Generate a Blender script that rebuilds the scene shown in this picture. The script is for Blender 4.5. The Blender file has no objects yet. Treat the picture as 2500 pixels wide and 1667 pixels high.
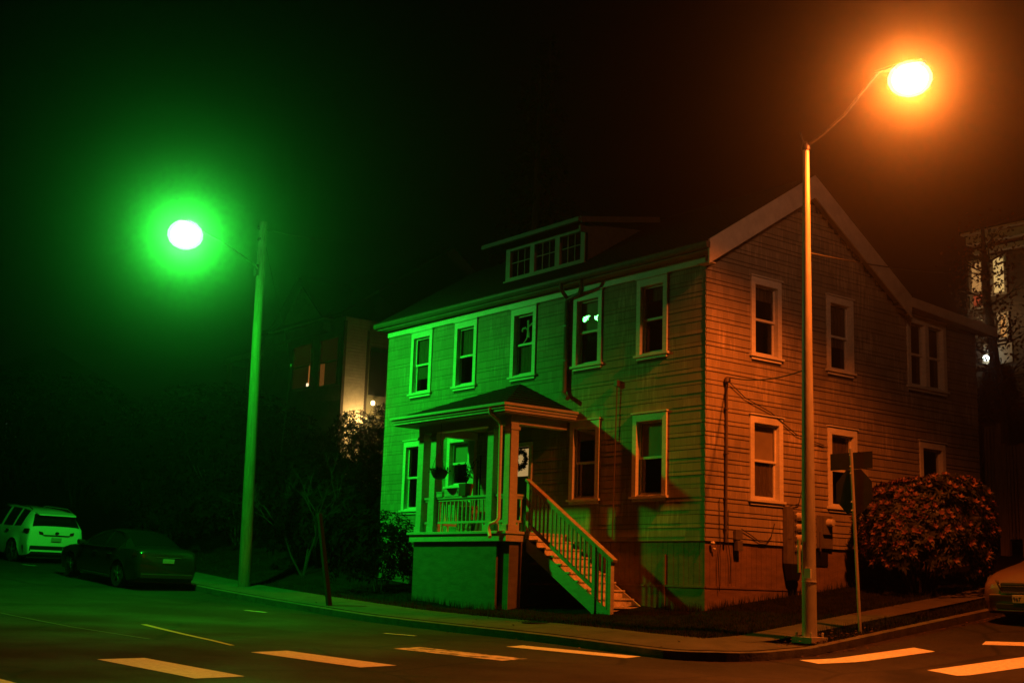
import bpy, bmesh, math, random
from mathutils import Vector, Matrix
R_ = math.radians
sc = bpy.context.scene
COL = sc.collection
rng = random.Random(7)

# ------------------------------------------------------------------ materials
def nd(nt, t, **kw):
    n = nt.nodes.new(t)
    for k, v in kw.items(): setattr(n, k, v)
    return n

def mat(name, col, rough=.6, spec=.5, metal=0., var=.0, scale=8., bump=0., bscale=40., coat=0., emit=None, estr=0., stretch=(1, 1, 1), col2=None, lo=.35, hi=.65):
    m = bpy.data.materials.new(name); m.use_nodes = True
    nt = m.node_tree; p = nt.nodes['Principled BSDF']
    p.inputs['Base Color'].default_value = (*col, 1)
    p.inputs['Roughness'].default_value = rough
    p.inputs['Specular IOR Level'].default_value = spec
    p.inputs['Metallic'].default_value = metal
    p.inputs['Coat Weight'].default_value = coat
    if emit:
        p.inputs['Emission Color'].default_value = (*emit, 1); p.inputs['Emission Strength'].default_value = estr
    tc = nd(nt, 'ShaderNodeTexCoord'); mp = nd(nt, 'ShaderNodeMapping')
    mp.inputs['Scale'].default_value = stretch
    nt.links.new(tc.outputs['Object'], mp.inputs['Vector'])
    if var or col2:
        n = nd(nt, 'ShaderNodeTexNoise'); n.inputs['Scale'].default_value = scale; n.inputs['Detail'].default_value = 6; n.inputs['Roughness'].default_value = .65
        nt.links.new(mp.outputs[0], n.inputs['Vector'])
        r = nd(nt, 'ShaderNodeValToRGB')
        r.color_ramp.elements[0].position = lo; r.color_ramp.elements[1].position = hi
        c2 = col2 or tuple(min(1, c * (1 + var)) for c in col)
        r.color_ramp.elements[0].color = (*[c * (1 - var) for c in col], 1); r.color_ramp.elements[1].color = (*c2, 1)
        nt.links.new(n.outputs['Fac'], r.inputs['Fac']); nt.links.new(r.outputs[0], p.inputs['Base Color'])
    if bump:
        b = nd(nt, 'ShaderNodeBump'); b.inputs['Strength'].default_value = bump; b.inputs['Distance'].default_value = .02
        n2 = nd(nt, 'ShaderNodeTexNoise'); n2.inputs['Scale'].default_value = bscale; n2.inputs['Detail'].default_value = 5
        nt.links.new(mp.outputs[0], n2.inputs['Vector']); nt.links.new(n2.outputs['Fac'], b.inputs['Height']); nt.links.new(b.outputs[0], p.inputs['Normal'])
    return m

def mat_siding(name, col):
    m = mat(name, col, rough=.75, spec=.3); nt = m.node_tree; p = nt.nodes['Principled BSDF']
    g = nd(nt, 'ShaderNodeNewGeometry'); s = nd(nt, 'ShaderNodeSeparateXYZ'); nt.links.new(g.outputs['Position'], s.inputs[0])
    a = nd(nt, 'ShaderNodeMath', operation='ADD'); nt.links.new(s.outputs['X'], a.inputs[0]); nt.links.new(s.outputs['Y'], a.inputs[1])
    zo = nd(nt, 'ShaderNodeMath', operation='SUBTRACT'); nt.links.new(s.outputs['Z'], zo.inputs[0]); zo.inputs[1].default_value = 2.55
    c = nd(nt, 'ShaderNodeCombineXYZ'); nt.links.new(a.outputs[0], c.inputs[0]); nt.links.new(zo.outputs[0], c.inputs[1])
    br = nd(nt, 'ShaderNodeTexBrick'); br.inputs['Scale'].default_value = 1; br.inputs['Brick Width'].default_value = .17; br.inputs['Row Height'].default_value = .26
    br.inputs['Mortar Size'].default_value = .0035; br.inputs['Mortar Smooth'].default_value = .3; br.offset = .37; br.squash = 1.25; br.squash_frequency = 3
    br.inputs['Color1'].default_value = (*[x * .84 for x in col], 1); br.inputs['Color2'].default_value = (*[x * 1.06 for x in col], 1); br.inputs['Mortar'].default_value = (*[x * .60 for x in col], 1)
    nt.links.new(c.outputs[0], br.inputs['Vector'])
    # worn, lighter vertical streaks of weathered paint
    mp = nd(nt, 'ShaderNodeMapping'); mp.inputs['Scale'].default_value = (14, 1.6, 1); nt.links.new(c.outputs[0], mp.inputs['Vector'])
    n = nd(nt, 'ShaderNodeTexNoise'); n.inputs['Scale'].default_value = 1; n.inputs['Detail'].default_value = 7; n.inputs['Roughness'].default_value = .7
    nt.links.new(mp.outputs[0], n.inputs['Vector'])
    n3 = nd(nt, 'ShaderNodeTexNoise'); n3.inputs['Scale'].default_value = .7; n3.inputs['Detail'].default_value = 4; nt.links.new(c.outputs[0], n3.inputs['Vector'])
    mu = nd(nt, 'ShaderNodeMath', operation='MULTIPLY'); nt.links.new(n.outputs['Fac'], mu.inputs[0]); nt.links.new(n3.outputs['Fac'], mu.inputs[1])
    r = nd(nt, 'ShaderNodeMapRange'); r.inputs['From Min'].default_value = .27; r.inputs['From Max'].default_value = .42; nt.links.new(mu.outputs[0], r.inputs['Value'])
    mx = nd(nt, 'ShaderNodeMixRGB'); mx.inputs['Color2'].default_value = (*[min(.75, x * 1.75) for x in col], 1)
    nt.links.new(r.outputs[0], mx.inputs['Fac']); nt.links.new(br.outputs['Color'], mx.inputs['Color1']); nt.links.new(mx.outputs[0], p.inputs['Base Color'])
    b = nd(nt, 'ShaderNodeBump'); b.inputs['Strength'].default_value = .5; b.inputs['Distance'].default_value = .012
    nt.links.new(br.outputs['Color'], b.inputs['Height']); nt.links.new(b.outputs[0], p.inputs['Normal'])
    return m

def mat_glass(name, tint=.85, rough=.015, ior=1.5):
    m = bpy.data.materials.new(name); m.use_nodes = True; nt = m.node_tree; nt.nodes.clear()
    o = nd(nt, 'ShaderNodeOutputMaterial'); mx = nd(nt, 'ShaderNodeMixShader'); f = nd(nt, 'ShaderNodeFresnel'); f.inputs['IOR'].default_value = ior
    t = nd(nt, 'ShaderNodeBsdfTransparent'); t.inputs['Color'].default_value = (tint, tint, tint, 1)
    gl = nd(nt, 'ShaderNodeBsdfGlossy'); gl.inputs['Roughness'].default_value = rough
    g_ = nd(nt, 'ShaderNodeNewGeometry'); mr = nd(nt, 'ShaderNodeMapRange'); mr.inputs['To Min'].default_value = ior; mr.inputs['To Max'].default_value = 1 / ior
    nt.links.new(g_.outputs['Backfacing'], mr.inputs['Value']); nt.links.new(mr.outputs[0], f.inputs['IOR'])
    nt.links.new(f.outputs[0], mx.inputs[0]); nt.links.new(t.outputs[0], mx.inputs[1]); nt.links.new(gl.outputs[0], mx.inputs[2]); nt.links.new(mx.outputs[0], o.inputs[0])
    return m

def mat_emit(name, col, s):
    m = bpy.data.materials.new(name); m.use_nodes = True; nt = m.node_tree; nt.nodes.clear()
    o = nd(nt, 'ShaderNodeOutputMaterial'); e = nd(nt, 'ShaderNodeEmission'); e.inputs[0].default_value = (*col, 1); e.inputs[1].default_value = s
    nt.links.new(e.outputs[0], o.inputs[0]); return m

def mat_road():
    m = mat('asphalt', (.046, .042, .038), .82, spec=.3, bump=.9, bscale=90); nt = m.node_tree; p = nt.nodes['Principled BSDF']
    tc = nd(nt, 'ShaderNodeTexCoord')
    def noise(sc_, det=4): n = nd(nt, 'ShaderNodeTexNoise'); n.inputs['Scale'].default_value = sc_; n.inputs['Detail'].default_value = det; nt.links.new(tc.outputs['Object'], n.inputs['Vector']); return n
    def ramp(src, a, b, c0, c1): r = nd(nt, 'ShaderNodeMapRange'); r.inputs['From Min'].default_value = a; r.inputs['From Max'].default_value = b; r.inputs['To Min'].default_value = c0; r.inputs['To Max'].default_value = c1; nt.links.new(src, r.inputs['Value']); return r.outputs[0]
    def mul(a, b): q = nd(nt, 'ShaderNodeMath', operation='MULTIPLY'); nt.links.new(a, q.inputs[0]); nt.links.new(b, q.inputs[1]); return q.outputs[0]
    grain = ramp(noise(24, 3).outputs['Fac'], .3, .7, .55, 1.5); big = ramp(noise(.45, 6).outputs['Fac'], .35, .65, .62, 1.3); mid = ramp(noise(4, 6).outputs['Fac'], .3, .7, .8, 1.2)
    w = nd(nt, 'ShaderNodeMixRGB'); w.inputs['Fac'].default_value = .16; nt.links.new(tc.outputs['Object'], w.inputs['Color1']); nt.links.new(noise(1.3, 5).outputs['Color'], w.inputs['Color2'])
    v = nd(nt, 'ShaderNodeTexVoronoi', feature='DISTANCE_TO_EDGE'); v.inputs['Scale'].default_value = .33; nt.links.new(w.outputs[0], v.inputs['Vector'])
    crack = ramp(v.outputs['Distance'], .004, .016, .3, 1.)
    f = mul(mul(grain, big), mul(mid, crack))
    c = nd(nt, 'ShaderNodeMixRGB', blend_type='MULTIPLY'); c.inputs['Fac'].default_value = 1; c.inputs['Color1'].default_value = (.025, .020, .0165, 1); nt.links.new(f, c.inputs['Color2']); nt.links.new(c.outputs[0], p.inputs['Base Color'])
    nt.links.new(ramp(big, .6, 1.3, .9, .62), p.inputs['Roughness'])
    return m
M = dict(
    siding=mat_siding('painted_shingle', (.29, .25, .195)),
    trim=mat('white_trim_paint', (.72, .71, .66), .55, var=.10, scale=5, bump=.15, bscale=30, stretch=(1, 1, 4)),
    trim_dull=mat('dull_trim_paint', (.52, .50, .46), .6, var=.12, scale=4, bump=.15),
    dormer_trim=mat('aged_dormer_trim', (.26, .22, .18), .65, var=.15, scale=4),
    skirt=mat('porch_skirt_paint', (.13, .12, .105), .8, var=.25, scale=2.5, bump=.4, bscale=14, stretch=(1, 1, 3)),
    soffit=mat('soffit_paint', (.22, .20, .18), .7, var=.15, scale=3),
    found=mat('foundation_paint', (.20, .13, .095), .8, var=.22, scale=2.2, bump=.35, bscale=18, stretch=(1, 1, 3)),
    roof=mat('asphalt_shingle', (.013, .012, .011), .9, spec=.15, var=.4, scale=20, bump=.6, bscale=30),
    roofedge=mat('metal_gutter', (.10, .085, .07), .5, var=.2, scale=9),
    spout=mat('brown_downspout', (.10, .075, .06), .5, var=.2),
    porchpaint=mat('porch_paint', (.50, .49, .44), .6, var=.12, scale=6, bump=.2, stretch=(1, 1, 3)),
    stair=mat('worn_stair_paint', (.74, .68, .56), .6, var=.3, scale=9, bump=.3),
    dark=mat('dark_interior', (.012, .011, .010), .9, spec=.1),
    blind=mat('roller_blind', (.38, .33, .26), .8, var=.1, scale=3),
    curtain=mat('dark_curtain', (.11, .085, .06), .9, var=.3, scale=5, stretch=(6, 6, 1)),
    glass=mat_glass('window_glass'),
    asphalt=mat_road(),
    concrete=mat('concrete', (.062, .056, .049), .85, var=.28, scale=2.2, bump=.5, bscale=40),
    kerb=mat('kerb_concrete', (.085, .077, .068), .85, var=.4, scale=5, bump=.5, bscale=30),
    paint=mat('road_paint', (.74, .72, .66), .6, var=.16, scale=14, bump=.3, bscale=60),
    soil=mat('soil', (.012, .010, .007), .95, spec=.02, var=.4, scale=3, bump=.8, bscale=15),
    grass=mat('grass', (.022, .026, .011), .8, spec=.08, var=.4, scale=3),
    steel=mat('galvanised_steel', (.46, .45, .42), .5, metal=.25, var=.16, scale=6, bump=.1, stretch=(1, 1, .3)),
    polearm=mat('dull_arm_metal', (.10, .10, .09), .6, var=.2),
    polewood=mat('weathered_pole_wood', (.12, .10, .075), .85, var=.35, scale=6, bump=.6, bscale=25, stretch=(6, 6, .4)),
    darkmetal=mat('dark_metal', (.05, .05, .05), .45, metal=.4, var=.2),
    signback=mat('sign_back', (.045, .036, .03), .85, spec=.1, var=.2, scale=5),
    signred=mat('sign_red', (.35, .02, .02), .4),
    white=mat('white_plastic', (.75, .75, .72), .4),
    meterglass=mat('meter_cover', (.55, .52, .46), .15, coat=.6),
    meterbox=mat('grey_enclosure', (.15, .135, .12), .5, metal=.1, var=.15),
    black=mat('black_plastic', (.012, .012, .012), .5),
    rubber=mat('tyre_rubber', (.018, .018, .018), .8, var=.2),
    leaf=mat('rhododendron_leaf', (.020, .024, .012), .55, spec=.3, var=.4, scale=3),
    bud=mat('rhododendron_bud', (.12, .042, .03), .6, var=.3),
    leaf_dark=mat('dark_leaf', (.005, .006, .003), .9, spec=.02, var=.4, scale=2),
    leaf_tan=mat('autumn_leaf', (.11, .055, .02), .7, spec=.2, var=.4, scale=3),
    bark=mat('bark', (.055, .045, .035), .9, var=.3, scale=6, bump=.6, stretch=(4, 4, .6)),
    twig=mat('bare_twig', (.016, .013, .010), .9, var=.3),
    wire=mat('cable', (.03, .03, .03), .6),
    door=mat('dark_green_door', (.03, .05, .035), .5, var=.2),
    terracotta=mat('planter', (.14, .07, .05), .8, var=.2),
    cloth=mat('pale_cloth', (.5, .5, .45), .9, var=.15),
    oldwood=mat('old_brown_wood', (.035, .024, .016), .85, var=.4, scale=5, bump=.6, stretch=(5, 5, .5)),
    fence=mat('fence_wood', (.15, .11, .075), .85, var=.35, scale=5, bump=.5, stretch=(5, 5, .4)),
    iron=mat('cast_iron', (.03, .03, .03), .6, metal=.5, bump=.5, bscale=60),
    clap=mat('cream_clapboard', (.34, .30, .22), .75, var=.12, scale=4),
    clapdark=mat('olive_clapboard', (.16, .15, .085), .8, var=.2, scale=3),
    cornice=mat('cornice_paint', (.40, .32, .22), .7, var=.1),
)

# ------------------------------------------------------------------ mesh helper
class MB:
    def __init__(s): s.v = []; s.f = []
    def quad(s, *p):
        b = len(s.v); s.v += [tuple(q) for q in p]; s.f.append(tuple(range(b, b + len(p))))
    def box(s, x0, x1, y0, y1, z0, z1):
        s.hexa([(x0, y0, z0), (x1, y0, z0), (x1, y1, z0), (x0, y1, z0), (x0, y0, z1), (x1, y0, z1), (x1, y1, z1), (x0, y1, z1)])
    def hexa(s, P):
        b = len(s.v); s.v += [tuple(p) for p in P]
        for f in ((0, 3, 2, 1), (4, 5, 6, 7), (0, 1, 5, 4), (1, 2, 6, 5), (2, 3, 7, 6), (3, 0, 4, 7)): s.f.append(tuple(b + i for i in f))
    def bar(s, a, b, w, h=None, up=(0, 0, 1)):
        a, b = Vector(a), Vector(b); d = (b - a).normalized(); u = Vector(up)
        if abs(d.dot(u)) > .98: u = Vector((1, 0, 0))
        x = d.cross(u).normalized() * w / 2; z = x.cross(d).normalized() * (h or w) / 2
        s.hexa([a - x - z, a + x - z, b + x - z, b - x - z, a - x + z, a + x + z, b + x + z, b - x + z])
    def tube(s, pts, r, n=8, cap=True):
        pts = [Vector(p) for p in pts]; rs = r if isinstance(r, (list, tuple)) else [r] * len(pts)
        b = len(s.v); prev = None
        for i, p in enumerate(pts):
            d = (pts[min(i + 1, len(pts) - 1)] - pts[max(i - 1, 0)]).normalized()
            u = prev if prev else (Vector((0, 0, 1)) if abs(d.z) < .9 else Vector((1, 0, 0)))
            x = d.cross(u).normalized(); y = x.cross(d).normalized(); prev = y
            for k in range(n):
                a = 2 * math.pi * k / n; s.v.append(tuple(p + (x * math.cos(a) + y * math.sin(a)) * rs[i]))
        for i in range(len(pts) - 1):
            for k in range(n):
                k2 = (k + 1) % n; s.f.append((b + i * n + k, b + i * n + k2, b + (i + 1) * n + k2, b + (i + 1) * n + k))
        if cap:
            s.f.append(tuple(b + k for k in range(n))[::-1]); e = b + (len(pts) - 1) * n; s.f.append(tuple(e + k for k in range(n)))
    def lathe(s, prof, c=(0, 0, 0), n=20, axis='z'):
        b = len(s.v)
        for r, h in prof:
            for k in range(n):
                a = 2 * math.pi * k / n; p = (r * math.cos(a), r * math.sin(a), h)
                if axis == 'x': p = (h, p[0], p[1])
                elif axis == 'y': p = (p[0], h, p[1])
                s.v.append((c[0] + p[0], c[1] + p[1], c[2] + p[2]))
        for i in range(len(prof) - 1):
            for k in range(n):
                k2 = (k + 1) % n; s.f.append((b + i * n + k, b + i * n + k2, b + (i + 1) * n + k2, b + (i + 1) * n + k))
        s.f.append(tuple(b + k for k in range(n))[::-1]); e = b + (len(prof) - 1) * n; s.f.append(tuple(e + k for k in range(n)))
    def build(s, name, m, parent=None, smooth=False, bevel=0., at=None):
        me = bpy.data.meshes.new(name); me.from_pydata(s.v, [], s.f); me.validate(); me.update()
        bm = bmesh.new(); bm.from_mesh(me); bmesh.ops.recalc_face_normals(bm, faces=bm.faces) if smooth != 'keep' else None
        bm.to_mesh(me); bm.free()
        o = bpy.data.objects.new(name, me); COL.objects.link(o)
        for k in (m if isinstance(m, (list, tuple)) else [m]): me.materials.append(k)
        if smooth:
            for p in me.polygons: p.use_smooth = True
            if smooth == 'auto':
                me.set_sharp_from_angle(angle=R_(40))
        if bevel:
            b = o.modifiers.new('bevel', 'BEVEL'); b.width = bevel; b.segments = 2; b.limit_method = 'ANGLE'
        if at is not None:
            for v in me.vertices: v.co -= Vector(at)
            o.location = at
        if parent:
            o.parent = parent
            if parent.type == 'EMPTY' or parent.location.length:
                w = Vector((0, 0, 0)); q = parent
                # parents here carry translation/rotation; keep the mesh where it was modelled when asked for
                pass
        return o

def tag(o, label=None, cat=None, group=None, kind=None):
    if label: o['label'] = label
    if cat: o['category'] = cat
    if group: o['group'] = group
    if kind: o['kind'] = kind
    return o

def empty(name, loc, rz=0.):
    o = bpy.data.objects.new(name, None); COL.objects.link(o); o.location = loc; o.rotation_euler = (0, 0, rz); o.empty_display_size = .2
    return o

def fix(root):
    """children were modelled in world space: shift them into the root's space"""
    bpy.context.view_layer.update()
    for c in list(root.children):
        c.matrix_parent_inverse = root.matrix_world.inverted()
    return root

# ------------------------------------------------------------------ ground heights
FX = [-200, -60, -35, -25, -15.66, -13.6, -10.67, -8.14, -5.8, -4, -2.44, -1, .32, 1.9, 3.3, 18, 60, 200]
FZ = [9, 5.6, 2.95, 1.95, 1.25, 1.11, .95, .83, .73, .69, .66, .64, .61, .56, .52, .04, -1.2, -3]
GY = [-200, -4, -1.7, 3.5, 8, 20, 60, 200]
GZ = [-1.5, 0, .12, .8, 1.4, 3.0, 8, 16]
def interp(x, X, Y):
    if x <= X[0]: return Y[0]
    for i in range(len(X) - 1):
        if x <= X[i + 1]: return Y[i] + (Y[i + 1] - Y[i]) * (x - X[i]) / (X[i + 1] - X[i])
    return Y[-1]
def road(x, y): return interp(x, FX, FZ) + interp(y, GY, GZ)
def KB(x): return -4. - (.006 * (x + 16) ** 2 if x < -16 else 0)
def block(x, y):
    d = min(y - KB(x), 4 - x); return road(x, y) + .13 + .03 * max(0, min(d, 6))
def hill(x, y):
    e = 0
    if x < -13: e += .28 * min(9, (-13 - x)) * max(0, min(1, (y + 2.2) / 4)) * .35
    return block(x, y) + e + .02 * math.sin(x * 2.1 + y * 1.3)

def grid(name, xs, ys, fn, m, kind='structure', skip=None):
    b = MB(); nx = len(xs)
    b.v = [(x, y, fn(x, y)) for y in ys for x in xs]
    for j in range(len(ys) - 1):
        for i in range(nx - 1):
            if skip and skip((xs[i] + xs[i + 1]) / 2, (ys[j] + ys[j + 1]) / 2): continue
            b.f.append((j * nx + i, j * nx + i + 1, (j + 1) * nx + i + 1, (j + 1) * nx + i))
    o = b.build(name, m, smooth=True); tag(o, kind=kind); return o
def lin(a, b, n): return [a + (b - a) * i / n for i in range(n + 1)]
def merged(*ls): return sorted(set(round(v, 4) for l in ls for v in l))
rx = merged(lin(-90, -30, 12), lin(-30, 20, 50), lin(20, 44, 6), [v for v in FX if -90 < v < 44])
ry = merged(lin(-44, -20, 8), lin(-20, 20, 40), lin(20, 72, 13), [v for v in GY if -44 < v < 72])
grid('road', rx, ry, road, M['asphalt'])

# corner-following offset line of the block edge (distance d inside the kerb face)
def edge_line(d, xa=-88, yb=70):
    pts = [(x, KB(x) + d) for x in merged(lin(xa, -20, 17), lin(-20, 2.6, 40))]
    cx, cy, r = 2.7, -2.7, 1.3
    pts += [(cx + (r - d) * math.sin(a), cy - (r - d) * math.cos(a)) for a in [R_(9 * k) for k in range(1, 10)]]
    pts += [(4 - d, y) for y in merged(lin(-2.7, 12, 30), lin(13, yb, 18))]
    return pts
def strip(name, d0, d1, m, up0=0., up1=0., kind='structure', skirt=0.):
    a, b = edge_line(d0), edge_line(d1); s = MB()
    for i in range(len(a) - 1):
        s.quad((*a[i], block(*a[i]) + up0), (*a[i + 1], block(*a[i + 1]) + up0), (*b[i + 1], block(*b[i + 1]) + up1), (*b[i], block(*b[i]) + up1))
        if skirt: s.quad((*a[i], block(*a[i]) + up0 - skirt), (*a[i + 1], block(*a[i + 1]) + up0 - skirt), (*a[i + 1], block(*a[i + 1]) + up0), (*a[i], block(*a[i]) + up0))
    o = s.build(name, m); tag(o, kind=kind); return o
strip('kerb', 0, .16, M['kerb'], skirt=.3)
# pavement: front strip and the corner, then the walk beside the verge
s = MB()
def patch(s, xs, ys, fn, dz=0.):
    for i in range(len(xs) - 1):
        for j in range(len(ys) - 1):
            c = [(xs[i], ys[j]), (xs[i + 1], ys[j]), (xs[i + 1], ys[j + 1]), (xs[i], ys[j + 1])]
            if xs[0] < -16 and ys[0] < -2: c = [(x, y + KB(x) + 4) for x, y in c]
            s.quad(*[(x, y, fn(x, y) + dz) for x, y in c])
# slabs with real joints
def slab(s, x0, x1, y0, y1):
    g = .008
    nx = max(1, int((x1 - x0) / .5)); ny = max(1, int((y1 - y0) / .5))
    patch(s, lin(x0 + g, x1 - g, nx), lin(y0 + g, y1 - g, ny), block, .012)
x = -70.
while x < 1.2:
    slab(s, x, min(x + 1.5, 1.2), -3.84, -2.55); x += 1.5
y = -2.2
while y < 50:
    slab(s, 2.36, 3.12, y, y + 1.2); y += 1.2
# corner pad
pts = [(1.2, -3.84)] + [p for p in edge_line(.16) if p[0] > 1.2 and p[1] < -1.7] + [(3.84, -1.7), (2.36, -2.2), (2.36, -2.4), (1.2, -2.55)]
bmq = MB(); cen = (2.5, -2.9)
for i in range(len(pts)):
    a, b = pts[i], pts[(i + 1) % len(pts)]
    s.quad((*cen, block(*cen) + .012), (*a, block(*a) + .012), (*b, block(*b) + .012))
tag(s.build('pavement', M['concrete']), kind='structure')
# soil sheet of the whole block
gx = merged(lin(-88, -30, 20), lin(-30, 3.9, 90)); gy = merged(lin(-3.9, 14, 60), lin(14, 70, 28))
def soilz(x, y):
    return hill(x, y) - (.03 if (y < -2.6 or x > 2.3) else 0.)
grid('ground', gx, gy, soilz, M['soil'], skip=lambda x, y: x > 3.0 and y < -2.4)

# lawn blades: nobody could count them
g = MB()
def blades(n, x0, x1, y0, y1, hmin=.03, hmax=.085, cond=None):
    for _ in range(n):
        x, y = rng.uniform(x0, x1), rng.uniform(y0, y1)
        if cond and not cond(x, y): continue
        z = hill(x, y) - .02; h = rng.uniform(hmin, hmax); a = rng.uniform(0, 6.28); w = .007
        dx, dy = math.cos(a) * w, math.sin(a) * w; tx, ty = rng.uniform(-.03, .03), rng.uniform(-.03, .03)
        g.quad((x - dx, y - dy, z), (x + dx, y + dy, z), (x + tx, y + ty, z + h))
onhouse = lambda x, y: not (-11.9 < x < .02 and y > 0) and not (-7.9 < x < -4.2 and y > -1.65) and not(-4.2 < x < -1.3 and y > -1.15)
blades(26000, .0, 2.36, -2.55, 8, cond=onhouse)
blades(15000, -13, 0.2, -2.6, .0, cond=onhouse)
blades(9000, 3.12, 3.85, -1.2, 11, .03, .07)
blades(2500, -24, -12, -2.6, 1.5, .05, .14)
def edge_tufts(n, x0, y0, x1, y1):
    for _ in range(n):
        t = rng.random(); blades(1, *sorted((x0 + (x1 - x0) * t - .05, x0 + (x1 - x0) * t + .05)), *sorted((y0 + (y1 - y0) * t - .05, y0 + (y1 - y0) * t + .05)), .08, .24)
edge_tufts(500, .06, 0, .06, 5); edge_tufts(350, -7.85, -1.68, -4.3, -1.62); edge_tufts(250, -1.2, -.06, 0, -.06); edge_tufts(300, 2.36, -2.2, 2.36, 5); edge_tufts(350, -12, -2.56, 1, -2.56); edge_tufts(160, 3.2, -.9, 3.8, .6)
tag(g.build('grass', M['grass'], smooth='keep'), kind='stuff')

lv = MB()
for _ in range(420):
    k = rng.random()
    if k < .55: x, y = rng.gauss(3.55, .28), rng.gauss(-.9, .6)
    elif k < .8: x, y = 4.05 + abs(rng.gauss(0, .09)), rng.uniform(-2, 6)
    else: x, y = rng.uniform(-9, 3), rng.uniform(-4.25, -2.5)
    z = (road(x, y) if (x > 4 or y < -4) else block(x, y) + .014) + .006; a = rng.uniform(0, 6.28); L = rng.uniform(.03, .08); d = Vector((math.cos(a), math.sin(a), rng.uniform(0, .4))); n = Vector((-d.y, d.x, rng.uniform(-.3, .3)))
    p = Vector((x, y, z)); lv.quad(p, p + d * L * .5 + n * L * .3, p + d * L, p + d * L * .5 - n * L * .3)
tag(lv.build('fallen_leaves', M['leaf_tan'], smooth='keep'), kind='stuff')

# painted markings
def marking(name, quads, m=None, worn=False):
    s = MB()
    for q in quads:
        n = 10
        P = [Vector((*p, 0)) for p in q]
        for i in range(n):
            for j in range(3):
                c = []
                for u, v in ((i, j), (i + 1, j), (i + 1, j + 1), (i, j + 1)):
                    u /= n; v /= 3
                    p = (P[0].lerp(P[1], u)).lerp(P[3].lerp(P[2], u), v); c.append((p.x, p.y, road(p.x, p.y) + .006))
                if worn and rng.random() < worn: continue
                s.quad(*c)
    o = s.build(name, m or M['paint']); tag(o, kind='structure'); return o
wp = mat('worn_road_paint', (.10, .095, .085), .7, col2=(.66, .63, .57), scale=5, bump=.3, lo=.40, hi=.56)
def rect(cx, cy, dx, dy, L, W):
    d = Vector((dx, dy)).normalized(); n = Vector((-d.y, d.x)); c = Vector((cx, cy))
    return [c - d * L / 2 - n * W / 2, c + d * L / 2 - n * W / 2, c + d * L / 2 + n * W / 2, c - d * L / 2 + n * W / 2]
marking('crosswalk', [rect(2.64, -12.06, 1, .12, 2.3, .66), rect(1.96, -9.56, 1, .2, 2.25, .66), rect(3.2, -14.6, 1, .1, 2.3, .66)])
marking('crosswalk', [rect(1.62, -7.0, 1, .28, 2.1, .64)], wp)
marking('crosswalk', [rect(1.60, -4.74, 1, .36, 2.2, .52)])
marking('crosswalk', [rect(4.76, -1.3, .27, 1, 2.25, .5), rect(6.75, -.75, .3, 1, 2.2, .66), rect(6.2, 1.15, .95, .4, 1.6, .35), rect(8.9, -.3, .3, 1, 2.2, .66)])
marking('lane_line', [[(-5.0, -9.3), (-.15, -9.9), (-.15, -9.82), (-5.0, -9.18)]], mat('yellow_road_paint', (.55, .42, .10), .6, var=.2, scale=10))
marking('parking_mark', [rect(-8.4, -5.3, .9, .4, .6, .1), rect(-15.8, -5.4, .8, .6, .6, .1), rect(-2.15, -5.6, .9, .25, .75, .1), rect(-21.7, -6, .8, .5, .5, .1)])
marking('lane_line', [[(-30, -12.4), (-1.5, -10.6), (-1.5, -10.56), (-30, -12.34)]], mat('tar_seam', (.11, .105, .10), .6))

# ------------------------------------------------------------------ THE HOUSE
house = empty('house', (0, 0, 1.16)); tag(house, 'two-storey shingled corner house with covered porch, dormer and gable end', 'house')
def hp(mb, name, m, parent=None, **k):
    o = mb.build(name, m, **k); o.parent = parent or house; return o
PF = lambda u, z, o: (u, -o, z)          # front wall: u = x
PS = lambda u, z, o: (o, u, z)           # side wall: u = y
def pbox(mb, P, u0, u1, o0, o1, z0, z1):
    mb.hexa([P(u0, z0, o0), P(u1, z0, o0), P(u1, z0, o1), P(u0, z0, o1), P(u0, z1, o0), P(u1, z1, o0), P(u1, z1, o1), P(u0, z1, o1)])
XL, YB, ZB, ZE = -11.88, 9.59, 2.55, 8.28
wf = [(a, b, 6.41, 8.106) for a, b in ((-10.72, -9.74), (-8.73, -7.78), (-6.385, -5.43), (-4.08, -3.12), (-2.0, -1.08))]
wfl = [(-10.85, -10.02, 3.36, 5.21), (-8.86, -7.84, 3.90, 5.20), (-4.10, -3.12, 3.43, 5.206), (-2.07, -1.06, 3.43, 5.206)]
ws = [(1.32, 2.27, 6.41, 8.12), (3.79, 4.72, 6.41, 8.12), (6.74, 8.29, 6.41, 8.12)]
wsl = [(1.28, 2.29, 3.41, 5.19), (3.78, 4.78, 3.41, 5.19), (7.12, 8.13, 3.5, 5.19)]
DOOR = (-6.42, -5.44, 2.72, 4.86)
def hole(r): return (r[0] + .12, r[1] - .12, r[2] + .08, r[3] - .16)
def wall_holes(mb, P, u0, u1, z0, z1, rects, th=.0):
    us = merged([u0, u1], *[[r[0], r[1]] for r in rects]); zs = merged([z0, z1], *[[r[2], r[3]] for r in rects])
    for i in range(len(us) - 1):
        for j in range(len(zs) - 1):
            cu, cz = (us[i] + us[i + 1]) / 2, (zs[j] + zs[j + 1]) / 2
            if any(r[0] < cu < r[1] and r[2] < cz < r[3] for r in rects): continue
            mb.quad(P(us[i], zs[j], 0), P(us[i + 1], zs[j], 0), P(us[i + 1], zs[j + 1], 0), P(us[i], zs[j + 1], 0))
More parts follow.
